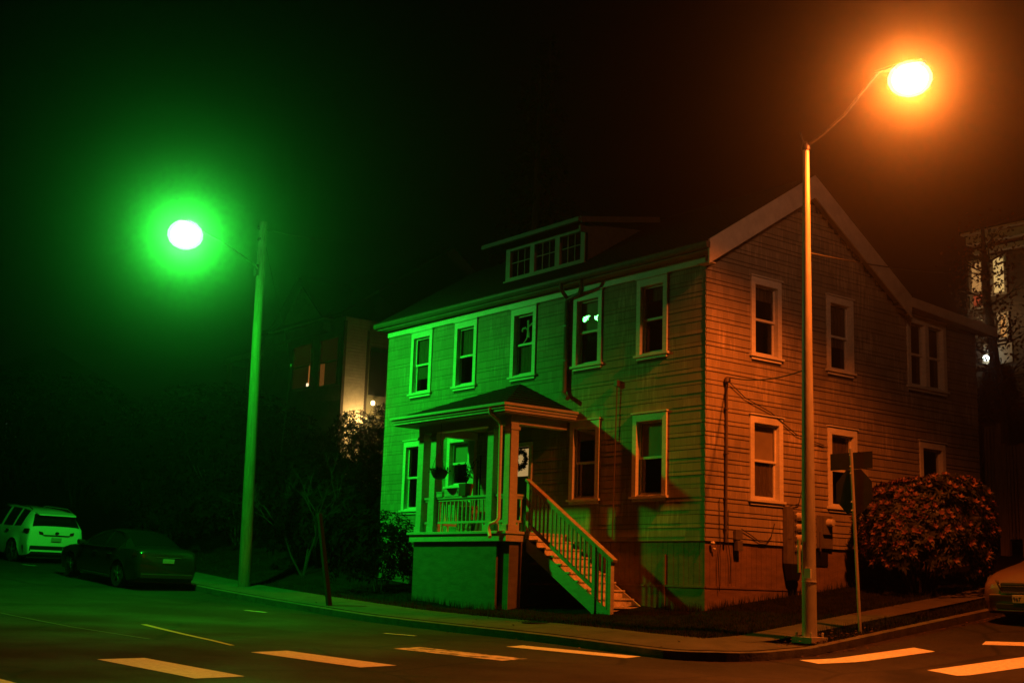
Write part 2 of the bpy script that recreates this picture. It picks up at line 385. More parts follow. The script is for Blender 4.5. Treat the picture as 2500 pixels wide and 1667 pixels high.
def siding(mb, P, ivals, rects, z0, z1, thick=.024):
    z = z0; k = 0
    while z < z1 - .02:
        for a, b in ((0, .087), (.087, .26)):
            s0, s1 = z + a, min(z + b, z1)
            if s1 <= s0 + .005: continue
            lo, hi = ivals((s0 + s1) / 2)
            if hi - lo < .05: continue
            cut = sorted((r[0], r[1]) for r in rects if r[2] < s1 - .01 and r[3] > s0 + .01)
            segs = []; c = lo
            for r0, r1 in cut:
                if r0 > c: segs.append((c, min(r0, hi)))
                c = max(c, r1)
            if c < hi: segs.append((c, hi))
            for c0, c1 in segs:
                t = c0; first = True
                while t < c1 - .001:
                    e = min(c1, t + rng.uniform(1.2, 2.6)); j = rng.uniform(-.004, .004); jz = rng.uniform(-.004, .004)
                    if c1 - e < .3: e = c1
                    o0 = thick + j; o1 = .006; zz = s0 + jz + .011
                    mb.quad(P(t, zz, o0), P(e, zz, o0), P(e, s1 + .004, o1), P(t, s1 + .004, o1))
                    mb.quad(P(t, zz, -.001), P(e, zz, -.001), P(e, zz, o0), P(t, zz, o0))
                    t = e
        z += .26
allf = wf + wfl
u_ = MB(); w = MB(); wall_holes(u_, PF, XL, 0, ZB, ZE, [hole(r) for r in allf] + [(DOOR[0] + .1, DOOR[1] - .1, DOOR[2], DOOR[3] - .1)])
siding(w, PF, lambda z: (XL - .02, .026), [(r[0] + .02, r[1] - .02, r[2] + .02, r[3] - .02) for r in allf] + [(-6.4, -5.46, 2.5, 4.84)], ZB, ZE, .0095)
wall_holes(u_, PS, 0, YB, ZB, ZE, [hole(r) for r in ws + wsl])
def side_iv(z):
    if z < ZE - .02: return (-.026, YB)
    y0 = (z - 8.2) / .615 - .4; return (max(y0, 0), min(6.0 - y0, 6.3))
siding(w, PS, side_iv, [(r[0] + .02, r[1] - .02, r[2] + .02, r[3] - .02) for r in ws + wsl], ZB, 10.3)
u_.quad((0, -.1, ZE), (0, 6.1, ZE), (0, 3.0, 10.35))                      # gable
w.quad((XL, 0, ZB), (XL, YB, ZB), (XL, YB, ZE), (XL, 0, ZE)); w.quad((XL, -.1, ZE), (XL, 6.1, ZE), (XL, 3.0, 10.35))
w.quad((XL, YB, ZB), (0, YB, ZB), (0, YB, ZE), (XL, YB, ZE))
wo_ = hp(w, 'wall', M['siding'], smooth='keep'); hp(u_, 'gap_shade_sheet', mat('course_gap_shade', (.07, .06, .05), .9), wo_, smooth='keep')  # dark sheet behind the courses: shade of the gaps put into its colour
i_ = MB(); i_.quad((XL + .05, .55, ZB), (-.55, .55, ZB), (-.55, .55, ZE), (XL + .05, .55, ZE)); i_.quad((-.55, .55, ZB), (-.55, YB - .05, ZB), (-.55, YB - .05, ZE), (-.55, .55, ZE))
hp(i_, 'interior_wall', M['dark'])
# floors seen edge-on inside stop light passing between storeys
# foundation with vertical boarding and a ledge
f = MB(); f.box(XL + .03, -.03, .03, YB - .03, .3, ZB)
z1 = 1.64
for P, u0, u1 in ((PF, XL + .02, -.012), (PS, .012, YB - .03)):
    u = u0
    while u < u1 - .02:
        e = min(u + rng.uniform(.13, .17), u1); o = -.03 + rng.uniform(.0, .006)
        pbox(f, P, u + .004, e - .004, -.04, o + .008, z1 + .05, ZB - .01); u = e
    pbox(f, P, u0 - .0, u1, -.05, -.008, .3, z1)
    pbox(f, P, u0, u1, -.05, .008, z1 + .012, z1 + .05)
hp(f, 'foundation', M['found'])
b = MB(); pbox(b, PS, 3.32, 3.76, -.02, .004, 2.19, 2.5); hp(b, 'basement_window', M['dark'])
b = MB(); pbox(b, PF, -1.15, -1.09, -.02, .012, 1.2, 2.3); hp(b, 'foundation_batten', M['found'])

def window(P, r, two=False, upper=None, lower=None, reflect=None):
    u0, u1, z0, z1 = r; h = hole(r); f = MB()
    ct = .045
    pbox(f, P, u0, h[0], -.0, ct, z0 + .05, z1); pbox(f, P, h[1], u1, -.0, ct, z0 + .05, z1); pbox(f, P, h[0], h[1], 0, ct - .002, h[3], z1)
    pbox(f, P, u0 - .05, u1 + .05, -.0, ct + .035, z0 + .002, z0 + .048)                  # sill
    pbox(f, P, u0 + .01, u1 - .01, 0, ct - .004, z0 - .06, z0)                            # apron
    pbox(f, P, u0 - .03, u1 + .03, 0, ct + .03, z1 + .002, z1 + .028)                     # drip cap
    for a, b in ((h[0] - .02, h[0]), (h[1], h[1] + .02)): pbox(f, P, a, b, -.14, .002, h[2], h[3])
    pbox(f, P, h[0], h[1], -.14, .001, h[3], h[3] + .02); pbox(f, P, h[0], h[1], -.14, .02, h[2] - .035, h[2])
    units = [(h[0], h[1])]
    if two:
        c = (h[0] + h[1]) / 2; units = [(h[0], c - .07), (c + .07, h[1])]; pbox(f, P, c - .07, c + .07, -.14, ct - .006, h[2], h[3])
    fo = hp(f, 'window', M['trim'])
    zm = (h[2] + h[3]) / 2 + .0
    for a, b in units:
        s = MB(); w = .04
        for lo, hi, o in ((zm - .02, h[3], -.05), (h[2], zm + .02, -.085)):
            pbox(s, P, a, a + w, o - .03, o, lo, hi); pbox(s, P, b - w, b, o - .03, o, lo, hi)
            pbox(s, P, a + w, b - w, o - .03, o - .001, hi - w, hi); pbox(s, P, a + w, b - w, o - .03, o - .001, lo, lo + w + .01)
        hp(s, 'sash', M['trim'], fo)
        for k, (lo, hi, o) in enumerate(((zm - .02, h[3], -.064), (h[2], zm + .02, -.1))):
            g = MB()
            if reflect and k == 0:
                # highlight put into the shape: two facets angled from lamp to camera
                zc, ub = reflect[0], reflect[1]
                g.quad(P(a + w, lo + w, o), P(b - w, lo + w, o - .026), P(b - w, hi - w, o - .026), P(a + w, hi - w, o))
                for n, pc, sh in zip(reflect[2], reflect[3], ([(-.13, -.01), (-.10, -.06), (-.05, -.085), (.0, -.05), (.06, .0), (.125, .05), (.11, .072), (.0, .07), (-.09, .05)], [(-.10, .02), (-.04, -.05), (.01, -.075), (.07, -.05), (.10, .02), (.10, .07), (.04, .055), (-.04, .045)])):
                    g.quad(*[P(pc[0] + du, pc[1] + dz, o + .012 + (du * n[0] + dz * n[2]) / n[1]) for du, dz in sh])
            else: g.quad(P(a + w, lo + w, o), P(b - w, lo + w, o), P(b - w, hi - w, o), P(a + w, hi - w, o))
            hp(g, 'pane', M['glass'], fo, smooth='keep')
        for cov, lo, hi in ((upper, zm, h[3]), (lower, h[2], zm)):
            if isinstance(cov, tuple): lo = hi - (hi - lo) * cov[1]; cov = cov[0]
            if cov:
                q = MB(); n = 12
                for k in range(n):
                    ua, ub_ = a + (b - a) * k / n, a + (b - a) * (k + 1) / n; wv = .012 if cov == 'curtain' else 0
                    q.quad(P(ua, lo, -.115 - wv * (k % 2)), P(ub_, lo, -.115 - wv * ((k + 1) % 2)), P(ub_, hi, -.115 - wv * ((k + 1) % 2)), P(ua, hi, -.115 - wv * (k % 2)))
                hp(q, 'curtain' if cov == 'curtain' else 'blind', M[cov], fo, smooth='keep')
    return fo
LAMP_G = Vector((-11.06, -6.49, 9.65)); LAMP_O = Vector((5.43, -.75, 10.28)); CAMP = Vector((17.747, -18.687, 1.6))
def refl(u, z):
    p = Vector((u, .064, z)); n = ((CAMP - p).normalized() + (LAMP_G - p).normalized()).normalized(); return n
BLOB = ((-3.73, 7.53), (-3.38, 7.51))
for i, r in enumerate(wf):
    rf = None
    if i == 3:
        A, B = BLOB
        rf = (7.5, -3.58, [refl(*A), refl(*B)], [A, B])
    fo = window(PF, r, upper=('curtain', 'curtain', None, 'blind', ('curtain', .45))[i], lower=(('curtain', .5), None, 'curtain', None, None)[i], reflect=rf)
window(PF, wfl[0]); window(PF, wfl[1], upper='blind'); window(PF, wfl[2], upper=('blind', .35), lower='curtain'); window(PF, wfl[3], upper='blind')
window(PS, ws[0], upper=('curtain', .4)); window(PS, ws[1], upper='curtain', lower=('curtain', .3)); window(PS, ws[2], two=True)
window(PS, wsl[0], upper='blind', lower='curtain'); window(PS, wsl[1], upper='curtain'); window(PS, wsl[2])

# frieze, soffit, roof
t = MB(); pbox(t, PF, XL - .02, .02, 0, .05, 8.135, 8.31); hp(t, 'frieze_board', M['trim'])
t = MB(); t.box(XL - .16, .34, -.31, .05, 8.312, 8.33); hp(t, 'soffit', M['soffit'])
def roof_slab(mb, x0, x1, ya, za, yb, zb, th=.06):
    n = Vector((0, -(zb - za), yb - ya)).normalized() * th
    mb.hexa([(x0, ya, za), (x1, ya, za), (x1, yb, zb), (x0, yb, zb), (x0, ya + n.y, za + n.z), (x1, ya + n.y, za + n.z), (x1, yb + n.y, zb + n.z), (x0, yb + n.y, zb + n.z)])
r = MB()
roof_slab(r, XL - .17, .355, -.32, 8.446, 3.0, 10.52); roof_slab(r, XL - .17, .355, 3.0, 10.52, 6.36, 8.42)
roof_slab(r, XL - .17, .355, 6.3, 8.36, 9.95, 8.14)
# shingle courses
for ya, za, yb, zb, n in ((-.32, 8.446, 3.0, 10.52, 26), (6.36, 8.42, 3.0, 10.52, 26)):
    d = Vector((0, yb - ya, zb - za)); L = d.length; d.normalize(); nn = Vector((0, -d.z, d.y)); nn = nn if nn.z > 0 else -nn
    for k in range(n):
        p = Vector((0, ya, za)) + d * (L * k / n); q = Vector((0, ya, za)) + d * (L * (k + 1) / n)
        r.quad((XL - .17, *(p + nn * .074)[1:]), (.355, *(p + nn * .074)[1:]), (.355, *(q + nn * .064)[1:]), (XL - .17, *(q + nn * .064)[1:]))
        r.quad((XL - .17, *(p + nn * .06)[1:]), (.355, *(p + nn * .06)[1:]), (.355, *(p + nn * .074)[1:]), (XL - .17, *(p + nn * .074)[1:]))
ro = hp(r, 'roof', M['roof'], smooth='keep')
g = MB()     # gutter with rounded lip
prof = [(-.31, 8.47), (-.31, 8.345), (-.34, 8.335), (-.40, 8.35), (-.425, 8.40), (-.42, 8.45), (-.43, 8.47)]
for k in range(len(prof) - 1):
    (ya, za), (yb, zb) = prof[k], prof[k + 1]; g.quad((XL - .20, ya, za), (.40, ya, za), (.40, yb, zb), (XL - .20, yb, zb))
for xx in (XL - .20, .40): g.quad(*[(xx, y, z) for y, z in prof])
hp(g, 'gutter', M['roofedge'], ro, smooth='keep')
# barge boards on the gable end (and the far one)
def barge(mb, x0, x1, pts, h):
    for (ya, za), (yb, zb) in zip(pts, pts[1:]): mb.hexa([(x0, ya, za - h), (x1, ya, za - h), (x1, yb, zb - h), (x0, yb, zb - h), (x0, ya, za), (x1, ya, za), (x1, yb, zb), (x0, yb, zb)])
b = MB(); barge(b, .36, .40, [(-.33, 8.52), (3.0, 10.60), (6.42, 8.46)], .50)
barge(b, .362, .398, [(6.36, 8.44), (9.96, 8.22)], .22)
b.box(.02, .36, -.30, -.1, 8.06, 8.08)
hp(b, 'barge_board', M['trim_dull'])
b = MB(); barge(b, .0, .36, [(-.29, 8.37), (3.0, 10.42), (6.3, 8.36)], .02); barge(b, .03, .36, [(6.3, 8.26), (9.9, 8.06)], .02); hp(b, 'soffit', M['soffit'])
# dormer
dw = MB(); dx0, dx1, dy = -7.42, -4.40, .55
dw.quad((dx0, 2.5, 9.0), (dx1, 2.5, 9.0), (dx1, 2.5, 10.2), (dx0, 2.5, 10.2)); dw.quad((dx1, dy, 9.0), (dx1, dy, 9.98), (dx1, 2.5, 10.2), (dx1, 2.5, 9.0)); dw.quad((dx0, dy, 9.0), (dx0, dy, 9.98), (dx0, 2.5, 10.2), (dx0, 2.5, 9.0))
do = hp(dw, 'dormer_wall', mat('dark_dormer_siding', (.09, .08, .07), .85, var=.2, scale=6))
di = MB(); di.box(dx0 + .02, dx1 - .02, dy + .9, dy + .92, 9.0, 9.98); hp(di, 'dormer_interior', M['dark'], do)
f = MB(); z0, z1 = 9.08, 9.92
posts = [(-7.42, -7.25), (-6.45, -6.28), (-5.49, -5.32), (-4.55, -4.40)]
for a, b in posts: f.box(a, b, dy - .02, dy + .08, z0, z1)
for (a, b), (c, d) in zip(posts, posts[1:]):
    f.box(b, c, dy - .015, dy + .075, z1 - .08, z1); f.box(b, c, dy - .018, dy + .078, z0, z0 + .07)
f.box(-7.46, -4.36, dy - .06, dy + .05, z0 - .04, z0 - .002)
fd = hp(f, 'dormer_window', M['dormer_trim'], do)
for (a, b), (c, d) in zip(posts, posts[1:]):
    s = MB()
    for i in (1, 2): xx = b + (c - b) * i / 3; s.box(xx - .008, xx + .008, dy + .025, dy + .045, z0 + .07, z1 - .08)
    zz = z0 + .07 + (z1 - z0 - .15) * .55; s.box(b, c, dy + .026, dy + .044, zz - .009, zz + .009)
    hp(s, 'muntin', M['dormer_trim'], do)
    g = MB(); g.quad((b, dy + .035, z0 + .07), (c, dy + .035, z0 + .07), (c, dy + .035, z1 - .08), (b, dy + .035, z1 - .08)); hp(g, 'pane', M['glass'], do, smooth='keep')
r = MB(); roof_slab(r, -7.75, -4.05, .08, 9.94, 2.95, 10.50, .05); dr = hp(r, 'dormer_roof', M['roof'])
g = MB(); g.box(-7.77, -4.03, .0, .08, 9.88, 9.98); g.bar((-4.03, .08, 9.93), (-4.03, 2.6, 10.42), .04, .13); g.box(-4.36, -4.30, .3, .55, 9.75, 9.9); hp(g, 'fascia', M['roofedge'], dr)
# downspout on the front wall
d = MB()
d.tube([(-4.15, -.37, 8.34), (-4.15, -.37, 8.22), (-4.2, -.25, 8.15), (-4.26, -.08, 8.06), (-4.27, -.08, 7.9)], .045, 8)
d.tube([(-3.45, -.37, 8.34), (-3.5, -.32, 8.2), (-3.8, -.12, 8.1), (-4.24, -.08, 8.04)], .04, 8)
d.tube([(-4.27, -.08, 8.0), (-4.28, -.08, 5.95), (-4.26, -.12, 5.85), (-4.02, -.2, 5.72)], .055, 8)
for z in (7.4, 6.6): d.box(-4.34, -4.21, -.14, -.02, z, z + .03)
hp(d, 'downspout', M['spout'], smooth='auto')
d = MB(); d.tube([(-2.55, -.06, 5.93), (-2.62, -.06, 2.62)], .014, 6); d.box(-2.60, -2.50, -.11, -.03, 5.86, 5.99); hp(d, 'conduit', M['spout'])

# ---- porch
fl = MB(); fl.box(-7.98, -4.16, -1.72, .0, 2.66, 2.72); fl.box(-7.92, -4.2, -1.68, -1.62, 2.50, 2.658); fl.box(-4.26, -4.2, -1.62, -1.0, 2.50, 2.658); fl.box(-7.92, -7.86, -1.62, 0, 2.50, 2.658)
pf = hp(fl, 'porch_floor', M['porchpaint'], bevel=.008)
sk = MB(); sk.box(-7.82, -4.62, -1.60, -1.55, .7, 2.5); sk.box(-7.82, -7.77, -1.55, 0, .7, 2.5); sk.box(-4.62, -4.3, -1.50, -1.46, .7, 2.5); sk.box(-4.34, -4.30, -1.46, -.0, .7, 2.5); hp(sk, 'porch_skirt', M['skirt'], pf)
k = MB(); k.box(-4.36, -4.22, -1.24, -1.04, .7, 2.499); hp(k, 'corner_post', mat('brown_post', (.16, .10, .07), .8, var=.3), pf)
for a, b in ((-7.79, -7.58), (-7.28, -7.06), (-5.06, -4.84), (-4.44, -4.21)):
    p = MB(); p.box(a, b, -1.61, -1.40, 2.72, 5.03); p.box(a - .025, b + .025, -1.635, -1.375, 2.721, 2.86); p.box(a - .025, b + .025, -1.635, -1.375, 4.9, 4.97); hp(p, 'porch_post', M['porchpaint'], pf, bevel=.006)
p = MB(); p.box(-7.79, -7.58, -.12, -.03, 2.72, 5.03); hp(p, 'pilaster', M['porchpaint'], pf)
def porch_rail(a, b, n, zt=3.50):
    a, b = Vector(a), Vector(b); o = MB(); o.bar(a + Vector((0, 0, zt)), b + Vector((0, 0, zt)), .10, .045); o.bar(a + Vector((0, 0, zt - .05)), b + Vector((0, 0, zt - .05)), .05, .05); o.bar(a + Vector((0, 0, 2.94)), b + Vector((0, 0, 2.94)), .05, .05)
    for t in (.1, .5, .9): q = a.lerp(b, t); o.bar((q.x, q.y, 2.72), (q.x, q.y, 2.915), .04, .04)
    ro = hp(o, 'porch_railing', M['porchpaint'], pf)
    for k in range(n):
        q = a.lerp(b, (k + .5) / n); m = MB(); m.bar((q.x, q.y, 2.965), (q.x, q.y, zt - .075), .032, .032); hp(m, 'baluster', M['porchpaint'], pf)
porch_rail((-7.06, -1.5, 0), (-5.06, -1.5, 0), 13); porch_rail((-7.58, -1.5, 0), (-7.28, -1.5, 0), 1); porch_rail((-4.32, -1.4, 0), (-4.32, -1.14, 0), 2); porch_rail((-7.68, -1.4, 0), (-7.68, -.12, 0), 8); porch_rail((-4.84, -1.5, 0), (-4.44, -1.5, 0), 2)
bm_ = MB(); bm_.box(-7.79, -4.21, -1.62, -1.39, 5.03, 5.21); bm_.box(-4.43, -4.2, -1.39, -.03, 5.032, 5.212); bm_.box(-7.8, -7.58, -1.39, -.03, 5.032, 5.212); hp(bm_, 'porch_beam', M['trim_dull'], pf)
pr_ = MB(); ex0, ex1, ey, ez, ap = -8.26, -3.9, -2.05, 5.40, Vector((-5.99, -.02, 6.27))
c = [Vector((ex0, ey, ez)), Vector((ex1, ey, ez)), Vector((ex1, -.02, ez)), Vector((ex0, -.02, ez))]
for a, b in ((0, 1), (1, 2), (3, 0)):
    A, B = c[a], c[b]; n = 9
    nn = (B - A).cross(ap - A).normalized(); nn = nn if nn.z > 0 else -nn
    for k in range(n):
        t0, t1 = k / n, (k + 1) / n; P0, P1, P2, P3 = A.lerp(ap, t0), B.lerp(ap, t0), B.lerp(ap, t1), A.lerp(ap, t1)
        pr_.quad(P0 + nn * .014, P1 + nn * .014, P2, P3); pr_.quad(P0, P1, P1 + nn * .014, P0 + nn * .014)
pro = hp(pr_, 'porch_roof', M['roof'], smooth='keep')
s = MB(); s.box(ex0 + .03, ex1 - .03, ey + .03, -.03, 5.214, 5.234); hp(s, 'porch_soffit', M['soffit'], pro)
g = MB()
g.box(ex0, ex1, ey - .0, ey + .03, 5.24, 5.395); g.box(ex1 - .03, ex1, ey + .03, -.03, 5.24, 5.395); g.box(ex0, ex0 + .03, ey + .03, -.03, 5.24, 5.395)
for zz, o in ((5.30, .03), (5.36, .075)): g.box(ex0 - o, ex1 + o, ey - o, ey - o + .028, zz, zz + .055); g.box(ex1 + o - .028, ex1 + o, ey - o + .03, -.03, zz + .001, zz + .056); g.box(ex0 - o, ex0 - o + .028, ey - o + .03, -.03, zz + .001, zz + .056)
hp(g, 'porch_gutter', M['trim_dull'], pro)
d = MB(); d.tube([(-4.40, -2.08, 5.33), (-4.40, -2.06, 5.22), (-4.40, -1.82, 5.08), (-4.40, -1.76, 4.98), (-4.37, -1.76, 2.98), (-4.41, -1.80, 2.90), (-4.56, -1.84, 2.86), (-4.60, -1.84, 2.76), (-4.57, -1.84, 2.64), (-4.50, -1.88, 2.58)], .04, 10); hp(d, 'downspout', M['trim'], pro, smooth='auto')
# ---- stairs
st = MB(); n, x0, x1, zt, zb = 10, -4.2, -1.45, 2.72, 1.06
rise, run = (zt - zb) / n, (x1 - x0) / n
so = MB()
for yy in (-1.12, -.08):
    so.hexa([(x0, yy, zt - .42), (x0, yy + .045, zt - .42), (x1 + .0, yy + .045, .75), (x1, yy, .75), (x0, yy, zt - .14), (x0, yy + .045, zt - .14), (x1, yy + .045, zb + .03), (x1, yy, zb + .03)])
sto = hp(so, 'staircase', M['porchpaint'])
for k in range(n):
    xa, za = x0 + run * k, zt - rise * (k + 1)
    q = MB()
    if k < n: q.box(xa - .0, xa + .02, -1.07, -.035, za + .0, za + rise - .035)
    if k < n - 1 or True: q.box(xa + .021, xa + run + .05, -1.10, -.03, za - .033, za)
    hp(q, 'step', M['stair'], sto)
ra = MB(); dz = .60; slope = (zb - zt) / (x1 - x0)
rz = lambda xx: 3.82 + (xx + 4.2) * slope - .0
ra.bar((-4.24, -1.10, rz(-4.24)), (-1.38, -1.10, rz(-1.38)), .13, .05); ra.bar((-4.2, -1.10, rz(-4.2) - .07), (-1.46, -1.10, rz(-1.46) - .07), .045, .07); ra.bar((-4.2, -1.10, rz(-4.2) - .92), (-2.02, -1.10, rz(-2.02) - .92), .045, .07)
hr = hp(ra, 'handrail', mat('worn_rail_paint', (.48, .36, .26), .6, var=.3, scale=8), sto)
for xx, zl in ((-4.16, 2.72), (-1.98, .95), (-1.50, .9)):
    m = MB(); m.box(xx - .045, xx + .045, -1.145, -1.055, zl, rz(xx) - .03); hp(m, 'newel_post', M['porchpaint'], sto)
xx = -4.05
while xx < -1.6:
    if abs(xx + 1.98) > .08:
        m = MB(); lo = rz(xx) - .90 if xx < -2.0 else .95; m.bar((xx, -1.10, lo), (xx, -1.10, rz(xx) - .09), .032, .032); hp(m, 'baluster', M['porchpaint'], sto)
    xx += .135
# ---- door with lit glass
d = MB(); a, b, z0, z1 = DOOR
pbox(d, PF, a, a + .1, 0, .05, z0, z1); pbox(d, PF, b - .1, b, 0, .05, z0, z1); pbox(d, PF, a + .1, b - .1, 0, .048, z1 - .1, z1); hp(d, 'door_casing', M['trim'])
d = MB(); a += .11; b -= .11; z1 -= .11
pbox(d, PF, a, b, -.08, -.03, z0, 4.08); pbox(d, PF, a, a + .05, -.08, -.03, 4.08, z1); pbox(d, PF, b - .035, b, -.08, -.03, 4.08, z1); pbox(d, PF, a + .05, b - .035, -.08, -.03, 4.72, z1)
pbox(d, PF, a + .1, b - .1, -.03, -.015, 3.0, 3.9)
dd = hp(d, 'door', M['door'])
q = MB(); q.quad(PF(a + .05, 4.08, -.05), PF(b - .035, 4.08, -.05), PF(b - .035, 4.72, -.05), PF(a + .05, 4.72, -.05)); hp(q, 'door_glass', mat('lit_frosted_glass', (.12, .09, .05), .5, emit=(1, .62, .22), estr=.42, var=.1), dd)
q = MB(); q.lathe([(.02, 0), (.035, .03), (.03, .06), (.0, .07)], (b - .07, .03, 3.75), 10, 'y'); hp(q, 'door_knob', M['steel'], dd)
fix(house)
for c in house.children:
    for cc in c.children: pass

# ------------------------------------------------------------------ leaves helper
def leafquad(mb, p, d, n, L, W):
    d = d.normalized(); x = d.cross(n)
    if x.length < .01: x = d.cross(Vector((1, 0, 0)))
    x = x.normalized() * W / 2
    mb.quad(p, p + d * L * .5 + x, p + d * L, p + d * L * .5 - x)
def rvec(r): 
    while True:
        v = Vector((r.uniform(-1, 1), r.uniform(-1, 1), r.uniform(-1, 1)))
        if .05 < v.length < 1: return v.normalized()

# things on and around the porch
wr = MB(); c0 = Vector((-5.83, -.045, 4.46))
for k in range(520):
    a = rng.uniform(0, 6.283); q = rng.uniform(-.05, .05); p = c0 + Vector((math.cos(a) * (.19 + q), rng.uniform(-.05, .02), math.sin(a) * (.19 + q)))
    leafquad(wr, p, rvec(rng), rvec(rng), .07, .03)
wr.tube([c0 + Vector((math.cos(a) * .19, 0, math.sin(a) * .19)) for a in lin(0, 6.283, 24)], .03, 6)
tag(wr.build('wreath', M['leaf_dark'], smooth='keep'), 'dark leafy wreath hanging on the lit front door', 'wreath')
hb = empty('hanging_planter', (-6.68, -1.75, 3.9)); tag(hb, 'dark bowl planter hanging beside the second porch post', 'planter')
m = MB(); m.lathe([(.06, 0), (.14, .05), (.19, .14), (.2, .2)], (-6.68, -1.75, 3.9), 16); m.build('bowl', M['black'], hb, smooth='auto')
m = MB()
for k in range(3): a = k * 2.1; m.tube([(-6.68 + .19 * math.cos(a), -1.75 + .19 * math.sin(a), 4.09), (-6.68, -1.75, 4.75)], .006, 5)
m.tube([(-6.68, -1.75, 4.75), (-6.68, -1.75, 5.22)], .006, 5); m.build('chain', M['wire'], hb)
m = MB()
for k in range(160): p = Vector((-6.68, -1.75, 4.08)) + Vector((rng.uniform(-.17, .17), rng.uniform(-.17, .17), rng.uniform(0, .05))); leafquad(m, p, rvec(rng) + Vector((0, 0, .3)), rvec(rng), .09, .03)
m.build('plant', M['leaf_dark'], hb, smooth='keep'); fix(hb)
fp = empty('flower_pot', (-5.95, -1.5, 3.524)); tag(fp, 'brown square pot with a spindly plant on the porch railing', 'flower pot')
m = MB(); m.hexa([(-6.05, -1.58, 3.524), (-5.87, -1.58, 3.524), (-5.87, -1.42, 3.524), (-6.05, -1.42, 3.524), (-6.09, -1.62, 3.80), (-5.83, -1.62, 3.80), (-5.83, -1.38, 3.80), (-6.09, -1.38, 3.80)]); m.build('pot', M['terracotta'], fp)
m = MB()
for k in range(26):
    a = Vector((-5.96, -1.5, 3.8)); d = (Vector((rng.uniform(-.5, .5), rng.uniform(-.4, .4), 1))).normalized(); e = a + d * rng.uniform(.2, .55); m.tube([a, e], .004, 4)
    for t in (.6, .8, 1): leafquad(m, a.lerp(e, t), rvec(rng), rvec(rng), .1, .03)
m.build('plant', M['leaf_dark'], fp, smooth='keep'); fix(fp)
m = MB(); m.box(-6.72, -6.15, -1.56, -1.42, 3.524, 3.56); m.box(-6.72, -6.15, -1.56, -1.545, 3.56, 3.70); m.box(-6.72, -6.15, -1.435, -1.42, 3.56, 3.70); m.box(-6.72, -6.705, -1.545, -1.435, 3.56, 3.70); m.box(-6.165, -6.15, -1.545, -1.435, 3.56, 3.70)
tag(m.build('planter_box', M['porchpaint']), 'long pale planter box sitting on the porch railing', 'planter')
m = MB(); m.box(-7.02, -6.80, -1.57, -1.43, 3.524, 3.62); m.box(-7.03, -6.79, -1.58, -1.42, 3.62, 3.645)
tag(m.build('flower_tray', M['porchpaint']), 'small pale tray on the porch railing beside the second post', 'tray')
m = MB(); m.tube([(-7.0, -.35, 2.72), (-7.0, -.34, 4.6)], .02, 5)
for k in range(500): z = rng.uniform(2.9, 5.0); p = Vector((-9.15 + rng.uniform(-.06, .1), -.06, z)); leafquad(m, p, rvec(rng), rvec(rng), .06, .025)
m.tube([(-9.1, -.06, 2.75), (-9.14, -.06, 3.6), (-9.07, -.06, 4.4), (-9.12, -.06, 5.1)], .012, 5)
tag(m.build('climbing_vine', M['leaf_dark'], smooth='keep'), 'thin climbing vine on the wall left of the porch window', 'vine')
# bags and boxes behind the railing
bg = mat('patterned_bag', (.35, .33, .25), .8, col2=(.06, .04, .03), scale=12, lo=.45, hi=.55)
for nm, lb, ct, bx, mm in (('patterned_bag', 'patterned pale bag standing behind the porch balusters', 'bag', (-6.75, -6.15, -1.2, -.9, 2.722, 3.35), bg), ('cardboard_box', 'brown cardboard box behind the porch balusters right of the bag', 'box', (-5.95, -5.5, -1.25, -.85, 2.722, 3.2), M['terracotta'])):
    m = MB(); m.hexa([(bx[0], bx[2], bx[4]), (bx[1], bx[2], bx[4]), (bx[1], bx[3], bx[4]), (bx[0], bx[3], bx[4]), (bx[0] + .05, bx[2] + .04, bx[5]), (bx[1] - .03, bx[2] + .05, bx[5] - .05), (bx[1] - .05, bx[3] - .03, bx[5]), (bx[0] + .03, bx[3] - .04, bx[5] - .03)])
    tag(m.build(nm, mm, bevel=.03), lb, ct)
# draped cloth ornament inside the third upper window
m = MB()
c0 = Vector((-5.9, .045, 7.55))
strands = [[(-.02, .28), (-.01, .12), (-.03, -.05), (-.06, -.18), (-.2, -.3), (-.27, -.31)], [(.28, .22), (.14, .17), (.02, .12), (-.02, .0)], [(-.26, .02), (-.22, .09), (-.12, .1), (-.03, .02)], [(.3, -.26), (.14, -.3), (.1, -.36), (.08, -.42)], [(-.04, -.1), (.04, -.16), (.02, -.05), (.0, .08)]]
for s_ in strands:
    P = [c0 + Vector((a * .95, rng.uniform(-.005, .005), b * .95)) for a, b in s_]
    m.tube(P, [.045 * (1 - .75 * i / (len(P) - 1)) if k_ else .05 for i, k_ in zip(range(len(P)), [1] * len(P))], 7)
for v in range(len(m.v)): x_, y_, z_ = m.v[v]; m.v[v] = (x_, c0.y + .075 + (y_ - c0.y) * .3, z_)
tag(m.build('cloth_ornament', M['cloth'], smooth=True), 'pale twisted cloth ornament hanging behind the third upper window', 'ornament')

